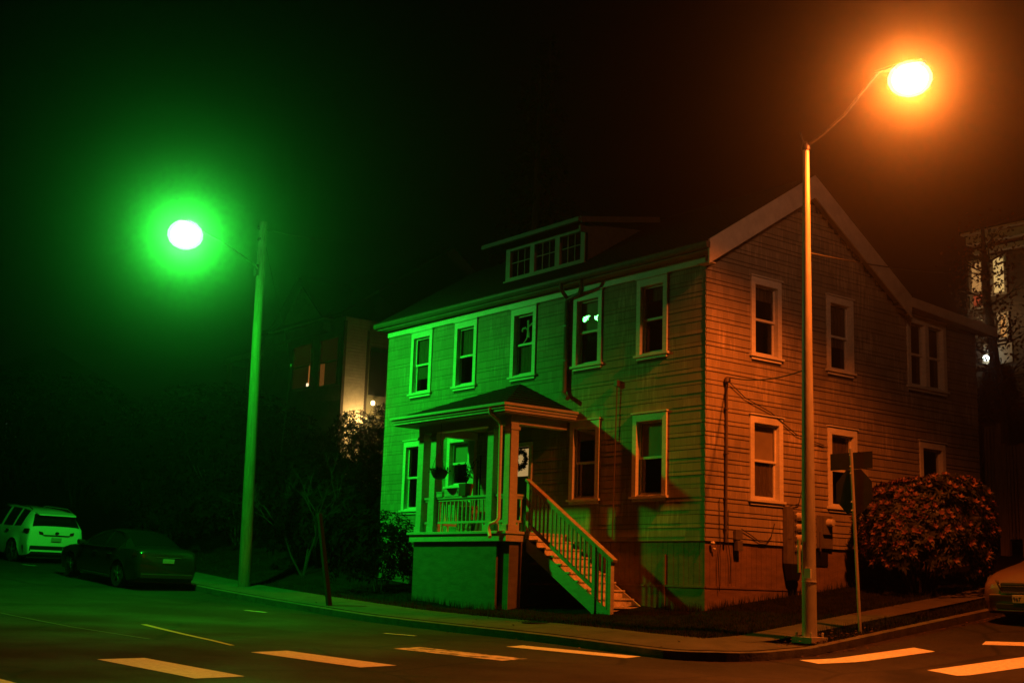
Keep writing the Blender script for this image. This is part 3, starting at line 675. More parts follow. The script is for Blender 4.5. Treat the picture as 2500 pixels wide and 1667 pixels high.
# ------------------------------------------------------------------ utilities on the side wall
mbk = empty('meter_bank', (0.03, 2.5, 2.2)); tag(mbk, 'tall grey meter cabinet with four round meters on side wall', 'meter bank')
m = MB(); m.box(.032, .15, 2.28, 2.46, 2.2, 3.36); m.box(.032, .17, 2.46, 2.74, 2.2, 3.28); m.box(.15, .16, 2.30, 2.40, 2.7, 3.1); m.build('enclosure', M['meterbox'], mbk, bevel=.008)
m = MB(); m.hexa([(.034, 2.36, 1.86), (.2, 2.36, 1.86), (.2, 2.58, 1.86), (.034, 2.58, 1.86), (.034, 2.28, 2.195), (.24, 2.28, 2.195), (.24, 2.66, 2.195), (.034, 2.66, 2.195)]); m.build('lower_box', M['black'], mbk, bevel=.02)
for z in (3.17, 2.94, 2.72, 2.51):
    m = MB(); m.lathe([(.09, 0), (.09, .03), (.082, .04), (.082, .10), (.07, .13), (.0, .14)], (.17, 2.60, z), 18, 'x'); m.build('meter', M['meterglass'], mbk, smooth='auto')
    m = MB(); m.box(.171, .22, 2.47, 2.50, z - .06, z + .03); m.build('seal', M['meterbox'], mbk)
fix(mbk)
em = empty('electric_meter', (.03, 3.62, 2.9)); tag(em, 'single round meter on a board right of the lamp pole', 'meter')
m = MB(); m.box(.032, .06, 3.36, 3.86, 2.56, 3.25); m.box(.06, .12, 3.52, 3.78, 2.85, 3.22); m.build('board', M['meterbox'], em, bevel=.006)
m = MB(); m.lathe([(.09, 0), (.09, .03), (.082, .04), (.082, .10), (.07, .13), (.0, .14)], (.12, 3.65, 3.1), 18, 'x'); m.build('dial', M['meterglass'], em, smooth='auto')
m = MB(); m.tube([(.08, 3.42, 2.9), (.08, 3.42, 2.5), (.06, 3.46, 2.45)], .02, 6); m.build('pipe', M['spout'], em); fix(em)
sm = empty('service_mast', (.06, .54, 2.6)); tag(sm, 'thin service conduit with weatherhead up the side wall', 'conduit')
m = MB(); m.tube([(.07, .54, 5.75), (.07, .52, 2.55)], .026, 8)
for z in (5.2, 4.3, 3.4, 2.8): m.box(.03, .10, .49, .57, z, z + .03)
m.build('pipe', M['spout'], sm)
m = MB(); m.lathe([(.03, 0), (.07, .02), (.06, .10), (.02, .13)], (.09, .54, 5.74), 12); m.build('weatherhead', M['spout'], sm); fix(sm)
def cable(name, pts, label, r=.008, sag=0., cat='cable', group=None, m=None):
    P = [Vector(p) for p in pts]
    if sag:
        a, b = P; P = [a.lerp(b, t) - Vector((0, 0, sag * 4 * t * (1 - t))) for t in lin(0, 1, 16)]
    k = MB(); k.tube(P, r, 6); return tag(k.build(name, m or M['wire'], smooth=True), label, cat, group)
cable('service_cable', [(.08, .58, 5.86), (3.48, -1.10, 5.45)], 'dark service cable from weatherhead to the lamp pole', .012, .12)
cable('loose_wire', [(.05, .35, 3.4), (.05, .36, 2.9), (.05, .38, 2.5), (.05, .33, 2.2), (.05, .36, 1.6)], 'thin loose wire hanging left of the service conduit')
cable('loose_wire', [(.05, .62, 3.2), (.05, .60, 2.6), (.05, .68, 2.2), (.05, .66, 1.75)], 'thin loose wire hanging right of the service conduit')
cable('drooping_cable', [(.05, 1.0, 2.84), (.05, 1.3, 2.72), (.05, 1.55, 2.6), (.05, 1.75, 2.6), (.05, 1.9, 2.74), (.05, 2.0, 3.0)], 'drooping cable loop between junction box and window', .01)
cable('wall_cable', [(.06, .6, 5.78), (.06, 1.1, 5.5), (.06, 1.9, 5.28), (.06, 2.7, 4.9), (.06, 3.6, 4.75)], 'slack cable running diagonally across side wall above the windows', .01)
cable('wall_cable', [(.06, 2.95, 4.6), (.06, 2.93, 3.9), (.06, 2.75, 3.45), (.06, 2.4, 3.36)], 'cable dropping beside window to the meter cabinet', .01)
m = MB(); m.box(.032, .10, .78, .98, 2.62, 2.82); m.box(.032, .13, .80, .95, 2.40, 2.60)
tag(m.build('junction_box', M['meterbox'], bevel=.006), 'small grey junction box near the bottom of the side siding', 'junction box')
m = MB(); m.lathe([(.035, 0), (.035, .05), (.02, .07), (.0, .075)], (.03, .16, 2.52), 12, 'x'); m.lathe([(.025, 0), (.02, .04), (.0, .05)], (.03, .21, 2.41), 10, 'x')  # white knobs stand for glints on the wall, highlight put into shape
tag(m.build('wall_glint', mat('glint_white', (.9, .9, .88), .25), smooth='auto'), 'tiny white fixture at bottom of siding by the house corner', 'glint')

# ------------------------------------------------------------------ street lamps
def cobra(root, p, d, emat, name='lamp_head', k_=1.):
    """luminaire: p = centre of the glowing glare shells, d = horizontal unit vector away from the pole"""
    d = Vector(d).normalized(); x = Vector((-d.y, d.x, 0)); up = Vector((0, 0, 1)); b = MB(); n = 14
    secs = [(-.62, .035, .03), (-.50, .05, .04), (-.34, .09, .05), (-.05, .15, .06), (.12, .14, .055), (.24, .08, .04), (.28, .02, .02)]
    for t, w, h in secs:
        for k in range(n):
            a = 2 * math.pi * k / n; b.v.append(tuple(Vector(p) + d * t + x * (w * math.cos(a)) + up * (.30 * k_ + h * max(-.4, math.sin(a)))))
    for i in range(len(secs) - 1):
        for k in range(n): k2 = (k + 1) % n; b.f.append((i * n + k, i * n + k2, (i + 1) * n + k2, (i + 1) * n + k))
    b.f.append(tuple(range(n))[::-1]); b.f.append(tuple((len(secs) - 1) * n + k for k in range(n)))
    h = b.build(name, M['darkmetal'], root, smooth='auto')
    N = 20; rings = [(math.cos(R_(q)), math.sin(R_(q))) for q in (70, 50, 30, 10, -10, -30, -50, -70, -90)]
    for (nm, a_, b_, c_), em in zip((('lens', .45 * k_, .42 * k_, .36 * k_), ('inner_glare', .36 * k_, .34 * k_, .30 * k_), ('core_glare', .28 * k_, .26 * k_, .24 * k_)), emat):  # lens swollen into nested glowing shells that shape the lamp's glare disc
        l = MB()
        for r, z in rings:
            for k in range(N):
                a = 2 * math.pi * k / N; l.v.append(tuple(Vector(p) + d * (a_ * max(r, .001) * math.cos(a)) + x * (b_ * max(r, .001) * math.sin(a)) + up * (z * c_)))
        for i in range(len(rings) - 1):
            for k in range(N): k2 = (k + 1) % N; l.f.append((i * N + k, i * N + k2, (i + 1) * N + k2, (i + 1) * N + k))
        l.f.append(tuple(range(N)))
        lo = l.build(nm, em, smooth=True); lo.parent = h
    return h
def mat_glare(name, col, s_):
    """translucent glare shell: glows, and lets the lamp's light through"""
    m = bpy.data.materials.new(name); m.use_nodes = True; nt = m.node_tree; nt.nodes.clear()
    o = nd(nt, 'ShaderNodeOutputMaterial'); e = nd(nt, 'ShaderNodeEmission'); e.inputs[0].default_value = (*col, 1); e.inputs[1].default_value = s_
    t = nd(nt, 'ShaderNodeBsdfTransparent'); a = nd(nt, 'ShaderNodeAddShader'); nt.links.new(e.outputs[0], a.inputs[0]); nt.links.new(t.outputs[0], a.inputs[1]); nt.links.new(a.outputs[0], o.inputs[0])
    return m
def lamp(name, loc, col, watts, radius, spot=None, blend=1., parent=None):
    L = bpy.data.lights.new(name, 'SPOT' if spot else 'POINT'); L.energy = watts; L.color = col; L.shadow_soft_size = radius
    if spot: L.spot_size = R_(spot); L.spot_blend = blend
    o = bpy.data.objects.new(name, L); COL.objects.link(o); o.location = loc
    if parent: o.parent = parent
    return o
GC = (.004, 1.0, .015); OC = (1.0, .140, .007)
gl = empty('street_lamp', (-13.49, -3.11, 1.3)); tag(gl, 'tall wooden pole street lamp shining green over the front street', 'street lamp')
m = MB(); m.tube([(-13.44, -3.08, .9), (-13.50, -3.12, 4), (-13.55, -3.17, 8), (-13.58, -3.2, 11.15)], [.165, .15, .125, .105], 16); m.build('pole', M['polewood'], gl, smooth='auto')
m = MB(); m.tube([(-13.54, -3.28, 9.80), (-13.25, -3.6, 9.86), (-12.4, -4.72, 9.97), (-11.42, -6.02, 9.99)], .022, 8); m.build('arm', M['polearm'], gl, smooth='auto')
m = MB(); m.box(-13.64, -13.48, -3.36, -3.28, 9.62, 9.92); m.box(-13.66, -13.46, -3.33, -3.30, 10.6, 10.68); m.lathe([(.03, 0), (.05, .05), (.03, .1)], (-13.58, -3.33, 10.9), 8); m.build('bracket', M['darkmetal'], gl)
cobra(gl, LAMP_G, (.6, -.8, 0), [mat_glare('green_glare_outer', (.32, 1, .38), 1.), mat_glare('green_glare_inner', (.5, 1, .55), 1.6), mat_glare('green_glare_core', (.4, 1, .5), 14.)]); fix(gl)
ol = empty('street_lamp', (3.51, -1.18, .85)); tag(ol, 'tall tapered steel street lamp glowing orange at the house corner', 'street lamp')
m = MB(); m.tube([(3.51, -1.18, .7), (3.51, -1.18, 3), (3.52, -1.18, 6), (3.53, -1.17, 9.45)], [.125, .112, .086, .055], 20); m.build('pole', M['steel'], ol, smooth='auto')
m = MB(); m.box(3.30, 3.72, -1.39, -.97, .80, .90)
for a in (-.15, .15):
    for c in (-.15, .15): m.lathe([(.02, 0), (.02, .07), (0, .08)], (3.51 + a, -1.18 + c, .90), 6)
m.build('base_plate', M['steel'], ol)
m = MB(); m.tube([(3.55, -1.17, 9.46), (3.85, -1.10, 9.62), (4.25, -1.0, 9.90), (4.55, -.93, 10.22), (4.88, -.88, 10.52)], [.03, .028, .026, .025, .025], 10); m.build('arm', M['polearm'], ol, smooth='auto')
m = MB(); m.lathe([(.075, 0), (.08, .05), (.06, .12), (.02, .16)], (3.53, -1.17, 9.38), 12); m.tube([(3.50, -1.2, 9.5), (3.46, -1.24, 9.72)], .018, 6); m.build('cap', M['darkmetal'], ol, smooth='auto')
m = MB(); m.lathe([(.128, 0), (.128, .012)], (3.51, -1.18, 1.8), 20); m.box(3.52, 3.66, -1.33, -1.30, 1.86, 2.02); m.build('sticker', M['white'], ol)
m = MB(); m.hexa([(3.40, -1.34, 1.95), (3.44, -1.36, 1.95), (3.46, -1.33, 1.95), (3.42, -1.30, 1.95), (3.40, -1.34, 2.5), (3.44, -1.36, 2.5), (3.46, -1.33, 2.5), (3.42, -1.30, 2.5)]); m.build('tag_strip', mat('yellow_strip', (.5, .45, .2), .5), ol)
cobra(ol, LAMP_O, (.97, .25, 0), [mat_glare('orange_glare_outer', (1, .7, .30), 1.), mat_glare('orange_glare_inner', (1, .8, .55), 1.6), mat_glare('orange_glare_core', (1, .6, .3), 14.)], k_=.84); fix(ol)
def aimed(name, loc, col, watts, aim, half, blend):
    L = lamp(name, loc, col, watts, .14, half * 2, blend); L.rotation_euler = Vector(aim).to_track_quat('-Z', 'Y').to_euler()
# cut-off beam on the house side; street beam added towards camera for the halo
PG, PO = LAMP_G + Vector((0, 0, -.05)), LAMP_O + Vector((0, 0, -.05))
aimed('green_house_beam', PG, GC, 3900, (-.16, .35, -1), 80, .8); aimed('green_street_halo', PG, (.03, 1, .05), 5600, (.85, -.36, -.06), 31, 1); lamp('green_spill', PG, (.05, 1, .09), 230, .14)
aimed('orange_house_beam', PO, OC, 4300, (0, -.12, -1), 73, .5); aimed('orange_street_halo', PO, (1, .20, .022), 4400, (.35, -.7, -.62), 72, .9); lamp('orange_spill', PO, (1, .17, .02), 130, .14)

# wires
cable('overhead_wire', [(-13.56, -3.2, 10.95), (-26.6, 10, 16.0)], 'thin overhead wire running right from the green lamp pole', .012, .35, 'wire')
cable('overhead_wire', [(3.53, -1.15, 7.5), (-4.64, 20, 12.4)], 'dark wire crossing in front of the gable from the lamp pole', .014, .25, 'wire')
cable('guy_wire', [(-13.5, -3.13, 10.5), (-15.6, -1.0, 7.7)], 'thin guy wire slanting down from the green lamp pole', .010, .02, 'wire')
cable('drop_wire', [(-15.6, -1.0, 7.7), (-17.2, -.3, 5.2)], 'faint lower wire below the guy wire insulator', .008, .02, 'wire')
m = MB(); m.lathe([(.02, 0), (.035, .03), (.035, .07), (.02, .1)], (-15.6, -1.0, 7.62), 10); tag(m.build('insulator', M['meterbox'], smooth='auto'), 'small pale insulator where the guy wire bends', 'insulator')

# stop sign seen from behind, with a plate above
sg = empty('stop_sign', (3.63, -.07, .95)); tag(sg, 'octagonal street sign on thin post, seen from its dark back', 'sign')
m = MB(); m.tube([(3.68, -.03, .6), (3.60, -.12, 4.13)], .03, 10)
m.build('post', M['steel'], sg, smooth='auto')
m = MB(); pts = [(.381 / math.cos(R_(22.5)) * math.cos(R_(22.5 + 45 * k)), .381 / math.cos(R_(22.5)) * math.sin(R_(22.5 + 45 * k))) for k in range(8)]
m.quad(*[(3.60 + a, -.055, 3.39 + b) for a, b in pts]); m.quad(*[(3.60 + a, -.050, 3.39 + b) for a, b in pts])
for k in range(8): a, b = pts[k], pts[(k + 1) % 8]; m.quad((3.60 + a[0], -.055, 3.39 + a[1]), (3.60 + b[0], -.055, 3.39 + b[1]), (3.60 + b[0], -.050, 3.39 + b[1]), (3.60 + a[0], -.050, 3.39 + a[1]))
m.build('octagon_plate', M['signback'], sg)
m = MB(); m.box(3.10, 4.0, -.055, -.050, 3.775, 4.07); m.build('upper_plate', M['signback'], sg)
m = MB()
for z in (4.02, 3.82, 3.70, 3.2, 3.05): m.lathe([(.012, 0), (.012, .02), (0, .025)], (3.6 + (3.6 - z) * .02, -.15, z), 8, 'y')
m.build('bolt', M['white'], sg); fix(sg)
lp = MB(); lp.hexa([(-8.11, -3.68, .85), (-8.0, -3.68, .85), (-8.0, -3.57, .85), (-8.11, -3.57, .85), (-8.33, -3.96, 3.03), (-8.23, -3.96, 3.05), (-8.23, -3.87, 3.05), (-8.33, -3.87, 3.03)])
tag(lp.build('wooden_post', M['oldwood'], bevel=.01), 'old brown wooden post leaning over the front pavement', 'post')
m = MB(); m.lathe([(.28, 0), (.28, .012), (.0, .014)], (0, 0, 0), 24)
for k in range(6): m.box(-.2, .2, -.2 + k * .075, -.18 + k * .075, .014, .02)
uc = m.build('utility_cover', M['iron']); uc.location = (-1.78, -2.75, block(-1.78, -2.75) + .012); uc.rotation_euler = (R_(2), R_(1.5), 0); tag(uc, 'round cast iron utility cover set in the front pavement', 'utility cover')

# ------------------------------------------------------------------ cars
def cr(p0, p1, p2, p3, t): return .5 * ((2 * p1) + (p2 - p0) * t + (2 * p0 - 5 * p1 + 4 * p2 - p3) * t * t + (3 * p1 - p0 - 3 * p2 + p3) * t ** 3)
PAR = ['x', 'zb', 'wb', 'zm', 'wm', 'zs', 'ws', 'zt', 'wt', 'cr']
def car(name, st, wheels, wr, ww, paint, label, glass_ranges, side_ranges, loc, rz, extras, slope=0., sub=6):
    """body lofted along its length; faces of the glasshouse become windows"""
    root = empty(name, (0, 0, 0)); tag(root, label, 'car')
    S = []
    for i in range(len(st) - 1):
        a, b, c, d = st[max(i - 1, 0)], st[i], st[i + 1], st[min(i + 2, len(st) - 1)]
        for k in range(sub):
            t = k / sub; q = [cr(a[j], b[j], c[j], d[j], t) if not (st[i][0] - st[i + 1][0] < .04) else b[j] + (c[j] - b[j]) * t for j in range(10)]; S.append(q)
    S.append(list(st[-1]))
    body, idx = MB(), {}
    rows = []
    for q in S:
        x, zb, wb, zm, wm, zs, ws, zt, wt, c = q
        for xw in wheels:
            ra = wr + .06
            if abs(x - xw) < ra: zb = max(zb, math.sqrt(ra * ra - (x - xw) ** 2) + wr - .02); wb = wm + .012; zm = max(zm, zb + .04)
        row = [(wb, zb), (wm, min(zm, zs - .02)), (wm * .55 + ws * .45, zm * .4 + zs * .6), (ws, zs), (ws * .5 + wt * .5 + .012, zs * .5 + zt * .5), (wt, zt), (wt * .86, zt + c * .55), (wt * .5, zt + c * .9), (0, zt + c)]
        rows.append((x, row))
    nb = len(rows[0][1])
    bodyf, win = MB(), {}
    def target(xm, band):
        if band in (3, 4):
            for nm, a, b in side_ranges:
                if a < xm < b: return nm
        if band >= 5:
            for nm, a, b in glass_ranges:
                if a < xm < b: return nm
        return None
    for i in range(len(rows) - 1):
        for j in range(nb - 1):
            xm = (rows[i][0] + rows[i + 1][0]) / 2; tg = target(xm, j)
            for sgn in (1, -1):
                P = [(rows[i][0], sgn * rows[i][1][j][0], rows[i][1][j][1]), (rows[i + 1][0], sgn * rows[i + 1][1][j][0], rows[i + 1][1][j][1]), (rows[i + 1][0], sgn * rows[i + 1][1][j + 1][0], rows[i + 1][1][j + 1][1]), (rows[i][0], sgn * rows[i][1][j + 1][0], rows[i][1][j + 1][1])]
                k = tg
                if tg and tg.startswith('side'): k = (tg, sgn)
                (win.setdefault(k, MB()) if k else bodyf).quad(*P)
    for e in (0, -1):
        x, row = rows[e]; bodyf.quad(*([(x, w, z) for w, z in row] + [(x, -w, z) for w, z in row[::-1][1:]]))
    def weld(o, ang=32):
        bm = bmesh.new(); bm.from_mesh(o.data); bmesh.ops.remove_doubles(bm, verts=bm.verts, dist=.0015); bmesh.ops.recalc_face_normals(bm, faces=bm.faces); bm.to_mesh(o.data); bm.free()
        for p in o.data.polygons: p.use_smooth = True
        o.data.set_sharp_from_angle(angle=R_(ang))
    bo = bodyf.build('body', paint, root); weld(bo)
    for k, w in win.items():
        nm = k if isinstance(k, str) else 'side_window'
        weld(w.build(nm, M['carglass'], root))
    u = MB(); xs = [q[0] for q in S]; u.box(min(xs) + .15, max(xs) - .15, -st[3][4] + .12, st[3][4] - .12, .2, .62); u.build('underbody', M['black'], root)
    for xw in wheels:
        for sgn in (1, -1):
            yc = sgn * (ww - .11)
            t = MB(); t.lathe([(wr - .10, -.10), (wr - .02, -.105), (wr, -.07), (wr, .07), (wr - .02, .105), (wr - .10, .10)], (xw, yc, wr), 28, 'y'); to = t.build('wheel', M['rubber'], root, smooth='auto')
            r = MB(); o_ = sgn * .095
            r.lathe([(wr - .105, -.03), (wr - .105, .03)], (xw, yc + o_ - sgn * .04, wr), 24, 'y')
            for k in range(5):
                a = 2 * math.pi * k / 5 + .3
                for da in (-.12, .12): r.bar((xw + .05 * math.cos(a), yc + o_, wr + .05 * math.sin(a)), (xw + (wr - .11) * math.cos(a + da), yc + o_ - sgn * .01, wr + (wr - .11) * math.sin(a + da)), .035, .03, up=(0, 1, 0))
            r.lathe([(.06, -.02), (.06, .02)], (xw, yc + o_, wr), 12, 'y')
            ro_ = r.build('rim', M['rim'], smooth='auto'); ro_.parent = to
    extras(root)
    root.location = loc; root.rotation_euler = (0, slope, rz)
    return root
M['carglass'] = mat('car_window_glass', (.006, .007, .008), .03, spec=.8)
M['rim'] = mat('alloy_rim', (.35, .35, .35), .3, metal=.8)
M['tail'] = mat('tail_light', (.10, .008, .008), .15, coat=.8)
M['chrome'] = mat('chrome', (.75, .74, .72), .18, metal=1.)
M['plate'] = mat('licence_plate', (.34, .34, .30), .5, var=.1, scale=30)
def bx(root, name, m, *b, bevel=.008):
    q = MB(); q.box(*b); return q.build(name, m, root, bevel=bevel)
# stations run from nose (+x) to tail (-x):  x zb wb zm wm zs ws zt wt crown
suv = [(2.34, .32, .62, .56, .70, .74, .70, .80, .62, .02), (2.26, .25, .78, .56, .84, .82, .82, .92, .74, .03), (1.9, .22, .84, .58, .915, .93, .88, 1.02, .76, .04), (1.1, .22, .86, .58, .92, 1.0, .90, 1.10, .78, .04),
       (.85, .22, .86, .58, .92, 1.02, .90, 1.16, .74, .04), (.05, .22, .86, .58, .92, 1.04, .90, 1.58, .62, .05), (-.3, .22, .86, .58, .92, 1.05, .90, 1.62, .63, .05), (-1.2, .22, .86, .58, .92, 1.08, .90, 1.62, .64, .05), (-1.75, .24, .86, .6, .92, 1.12, .89, 1.58, .64, .05),
       (-2.02, .26, .85, .62, .91, 1.14, .88, 1.50, .64, .05), (-2.24, .30, .83, .66, .90, 1.10, .84, 1.14, .76, .035), (-2.31, .34, .80, .66, .88, .98, .80, 1.02, .74, .02), (-2.34, .40, .76, .64, .82, .82, .76, .86, .7, .01)]
def suv_x(root):
    q = MB(); q.hexa([(-2.30, -.82, .30), (-2.0, -.86, .30), (-2.0, .86, .30), (-2.30, .82, .30), (-2.372, -.80, .58), (-2.0, -.925, .58), (-2.0, .925, .58), (-2.372, .80, .58)]); q.build('bumper', M['black'], root, bevel=.03)
    for s in (1, -1):
        q = MB(); q.hexa([(-2.36, s * .42, .90), (-2.26, s * .90, .94), (-2.02, s * .928, 1.0), (-2.2, s * .4, .92), (-2.345, s * .45, .99), (-2.24, s * .885, 1.08), (-2.02, s * .915, 1.06), (-2.2, s * .42, 1.0)]); q.build('taillight', M['tail'], root, bevel=.01)
        q = MB(); q.tube([(.0, s * .60, 1.66), (-.2, s * .62, 1.70), (-1.6, s * .64, 1.70), (-1.85, s * .63, 1.63)], .02, 6); q.build('roof_rail', M['chrome'], root)
        q = MB(); q.box(.55, .75, s * 1.02 - .09, s * 1.02 + .09, 1.06, 1.2); q.build('mirror', paint_w, root, bevel=.03)
        for xx in (-.05, -.95): bx(root, 'door_handle', M['chrome'], xx - .1, xx + .1, s * .925 - .015, s * .925 + .015, .93, .96)
    bx(root, 'trim_bar', M['black'], -2.37, -2.28, -.42, .42, .885, .915); bx(root, 'licence_plate', M['plate'], -2.385, -2.34, -.16, .16, .72, .84)
    q = MB(); q.lathe([(.05, 0), (.05, .012), (.0, .015)], (0, 0, 0), 16, 'x'); o = q.build('badge', M['chrome'], root); o.scale = (1, 1.35, .8); o.location = (-2.36, 0, .975)
    q = MB(); q.hexa([(-2.28, -.60, 1.49), (-1.95, -.62, 1.53), (-1.95, .62, 1.53), (-2.28, .60, 1.49), (-2.26, -.60, 1.53), (-1.95, -.62, 1.60), (-1.95, .62, 1.60), (-2.26, .60, 1.53)]); q.build('spoiler', paint_w, root, bevel=.01)
paint_w = mat('white_car_paint', (.80, .80, .78), .3, coat=1.)
def groundrot(x): return math.atan2(road(x + 1.4, -5) - road(x - 1.4, -5), 2.8)
xs_ = -25.2
suvo = car('parked_suv', suv, (1.38, -1.36), .35, .92, paint_w, 'white suv parked at the kerb, rear facing the camera', [('windshield', .1, .82), ('rear_window', -2.235, -2.03)], [('side_a', -.42, .55), ('side_b', -1.25, -.5), ('side_c', -1.72, -1.32)], (xs_ + .55, -5.42, road(xs_ + .55, -5.42)), math.pi + R_(8), suv_x, slope=groundrot(xs_))
sed = [(2.38, .30, .60, .50, .68, .62, .66, .66, .58, .02), (2.28, .22, .76, .50, .83, .70, .80, .76, .70, .03), (1.9, .2, .83, .52, .90, .80, .86, .85, .74, .04), (1.1, .2, .85, .52, .91, .90, .88, .95, .74, .04),
       (.9, .2, .85, .52, .91, .91, .88, .99, .72, .04), (.1, .2, .85, .52, .91, .93, .88, 1.34, .58, .05), (-.3, .2, .85, .52, .91, .94, .88, 1.40, .58, .05), (-.9, .2, .85, .54, .91, .96, .88, 1.37, .57, .05), (-1.3, .2, .85, .55, .91, .98, .87, 1.26, .58, .05),
       (-1.78, .22, .84, .58, .90, 1.0, .85, 1.06, .66, .04), (-2.1, .26, .82, .60, .89, 1.0, .82, 1.045, .70, .03), (-2.33, .30, .78, .60, .86, .95, .78, .99, .68, .02), (-2.40, .36, .72, .58, .78, .8, .72, .84, .66, .01)]
paint_d = mat('dark_car_paint', (.020, .021, .021), .3, metal=.4, coat=1.)
def sed_x(root):
    for s in (1, -1):
        q = MB(); q.hexa([(-2.405, s * .40, .82), (-2.28, s * .84, .84), (-2.1, s * .885, .86), (-2.2, s * .4, .82), (-2.37, s * .42, .91), (-2.26, s * .80, .95), (-2.1, s * .845, .95), (-2.2, s * .42, .91)]); q.build('taillight', M['tail'], root, bevel=.01)
        q = MB(); q.box(.6, .78, s * 1.0 - .09, s * 1.0 + .09, .94, 1.06); q.build('mirror', paint_d, root, bevel=.03)
        for xx in (.0, -.85): bx(root, 'door_handle', M['chrome'], xx - .1, xx + .1, s * .905 - .015, s * .905 + .015, .80, .825)
        q = MB(); q.tube([(.98, s * .885, .945), (.0, s * .893, .965), (-1.2, s * .885, 1.0)], .014, 5); q.build('belt_trim', M['chrome'], root)
        q = MB(); q.tube([(.92, s * .79, .985), (.5, s * .735, 1.16), (.1, s * .645, 1.33), (-.3, s * .60, 1.405), (-.9, s * .60, 1.37), (-1.25, s * .655, 1.20), (-1.5, s * .80, 1.03)], .014, 5); q.build('window_trim', M['chrome'], root)
        q = MB(); q.tube([(.9, s * .865, .26), (-.9, s * .865, .28)], .02, 5); q.build('sill_trim', M['chrome'], root)
    bx(root, 'licence_plate', M['plate'], -2.415, -2.37, -.16, .16, .70, .81); bx(root, 'trim_bar', M['chrome'], -2.412, -2.36, -.36, .36, .84, .852)
    q = MB(); q.box(-2.42, -2.25, -.74, .74, .30, .44); q.build('bumper', M['black'], root, bevel=.03)
sx = -16.55
sedo = car('parked_sedan', sed, (1.45, -1.42), .335, .91, paint_d, 'dark sedan parked at the kerb with green glints on its windows', [('windshield', .15, .88), ('rear_window', -1.76, -1.0)], [('side_a', -.38, .72), ('side_b', -1.3, -.45)], (sx, -5.12, road(sx, -5.12)), math.pi + R_(4.5), sed_x, slope=groundrot(sx))
paint_g = mat('grey_car_paint', (.20, .16, .12), .35, metal=.4, coat=.6)
M['headlight'] = mat('headlight_glass', (.10, .10, .10), .12, coat=1.)
def text_mesh(txt, size, m, name):
    cu = bpy.data.curves.new(name, 'FONT'); cu.body = txt; cu.size = size; cu.align_x = 'LEFT'; cu.extrude = .002
    o = bpy.data.objects.new('tmp', cu); COL.objects.link(o); bpy.context.view_layer.update()
    me = bpy.data.meshes.new_from_object(o.evaluated_get(bpy.context.evaluated_depsgraph_get())); bpy.data.objects.remove(o)
    me.materials.clear(); me.materials.append(m); n = bpy.data.objects.new(name, me); COL.objects.link(n); return n
wag = [(2.30, .28, .60, .50, .68, .60, .66, .66, .58, .02), (2.20, .22, .76, .50, .82, .70, .78, .78, .68, .04), (1.9, .2, .83, .52, .88, .80, .84, .90, .72, .05), (1.15, .2, .84, .52, .89, .90, .86, .98, .73, .05),
       (.95, .2, .84, .52, .89, .91, .86, 1.02, .71, .05), (.15, .2, .84, .52, .89, .93, .86, 1.36, .58, .05), (-.3, .2, .84, .52, .89, .94, .86, 1.43, .58, .05), (-1.2, .2, .84, .54, .89, .96, .86, 1.42, .57, .05), (-1.7, .22, .84, .58, .88, 1.0, .84, 1.36, .57, .04), (-2.1, .28, .80, .6, .86, .98, .80, 1.05, .66, .03), (-2.25, .36, .74, .58, .8, .8, .74, .85, .66, .01)]
def wag_x(root):
    # mouth of the front: grille with a bright surround, lamps, plate, lower intake
    q = MB(); q.box(2.24, 2.335, -.40, .40, .60, .76); g_ = q.build('grille', M['black'], root, bevel=.02)
    q = MB(); q.tube([(2.335, -.41, .77), (2.345, -.43, .74), (2.35, -.37, .60), (2.35, .37, .60), (2.345, .43, .74), (2.335, .41, .77)], .018, 8); o = q.build('surround', M['chrome'], smooth='auto'); o.parent = g_
    q = MB(); q.box(2.33, 2.34, -.38, .38, .70, .712); o = q.build('grille_bar', M['chrome']); o.parent = g_
    for s in (1, -1):
        q = MB(); q.hexa([(2.30, s * .46, .64), (2.16, s * .80, .66), (1.9, s * .885, .72), (2.1, s * .46, .66), (2.27, s * .48, .79), (2.08, s * .79, .83), (1.86, s * .86, .86), (2.1, s * .48, .80)]); q.build('headlight', M['headlight'], root, bevel=.015)
        q = MB(); q.lathe([(.06, 0), (.05, .02), (0, .03)], (2.24, s * .6, .36), 12, 'x'); q.build('fog_light', M['headlight'], root)
    q = MB(); q.hexa([(2.20, -.80, .26), (2.20, .80, .26), (2.0, .86, .26), (2.0, -.86, .26), (2.37, -.62, .56), (2.37, .62, .56), (2.0, .86, .58), (2.0, -.86, .58)]); q.build('bumper', paint_g, root, bevel=.03)
    bx(root, 'intake', M['black'], 2.2, 2.365, -.5, .5, .31, .40); q = MB(); q.tube([(2.2, -.72, .27), (2.35, -.5, .285), (2.36, 0, .285), (2.35, .5, .285), (2.2, .72, .27)], .014, 6); q.build('chin_trim', M['chrome'], root)
    pl = bx(root, 'licence_plate', M['plate'], 2.36, 2.385, -.16, .16, .42, .56)
    t = text_mesh('967', .10, mat('plate_ink', (.03, .03, .06), .6), 'plate_text'); t.parent = pl; t.rotation_euler = (R_(90), 0, R_(90)); t.location = (2.388, -.145, .455)
wy = 5.0
wg = car('parked_car', wag, (1.32, -1.32), .325, .89, paint_g, 'grey car nose-on at the right kerb with black grille', [('windshield', .2, .93), ('rear_window', -2.08, -1.72)], [('side_a', -.38, .75), ('side_b', -1.2, -.45), ('side_c', -1.65, -1.28)], (5.12, wy, road(5.12, wy)), -math.pi / 2, wag_x, slope=math.atan2(road(5, wy + 1.3) - road(5, wy - 1.3), 2.6))

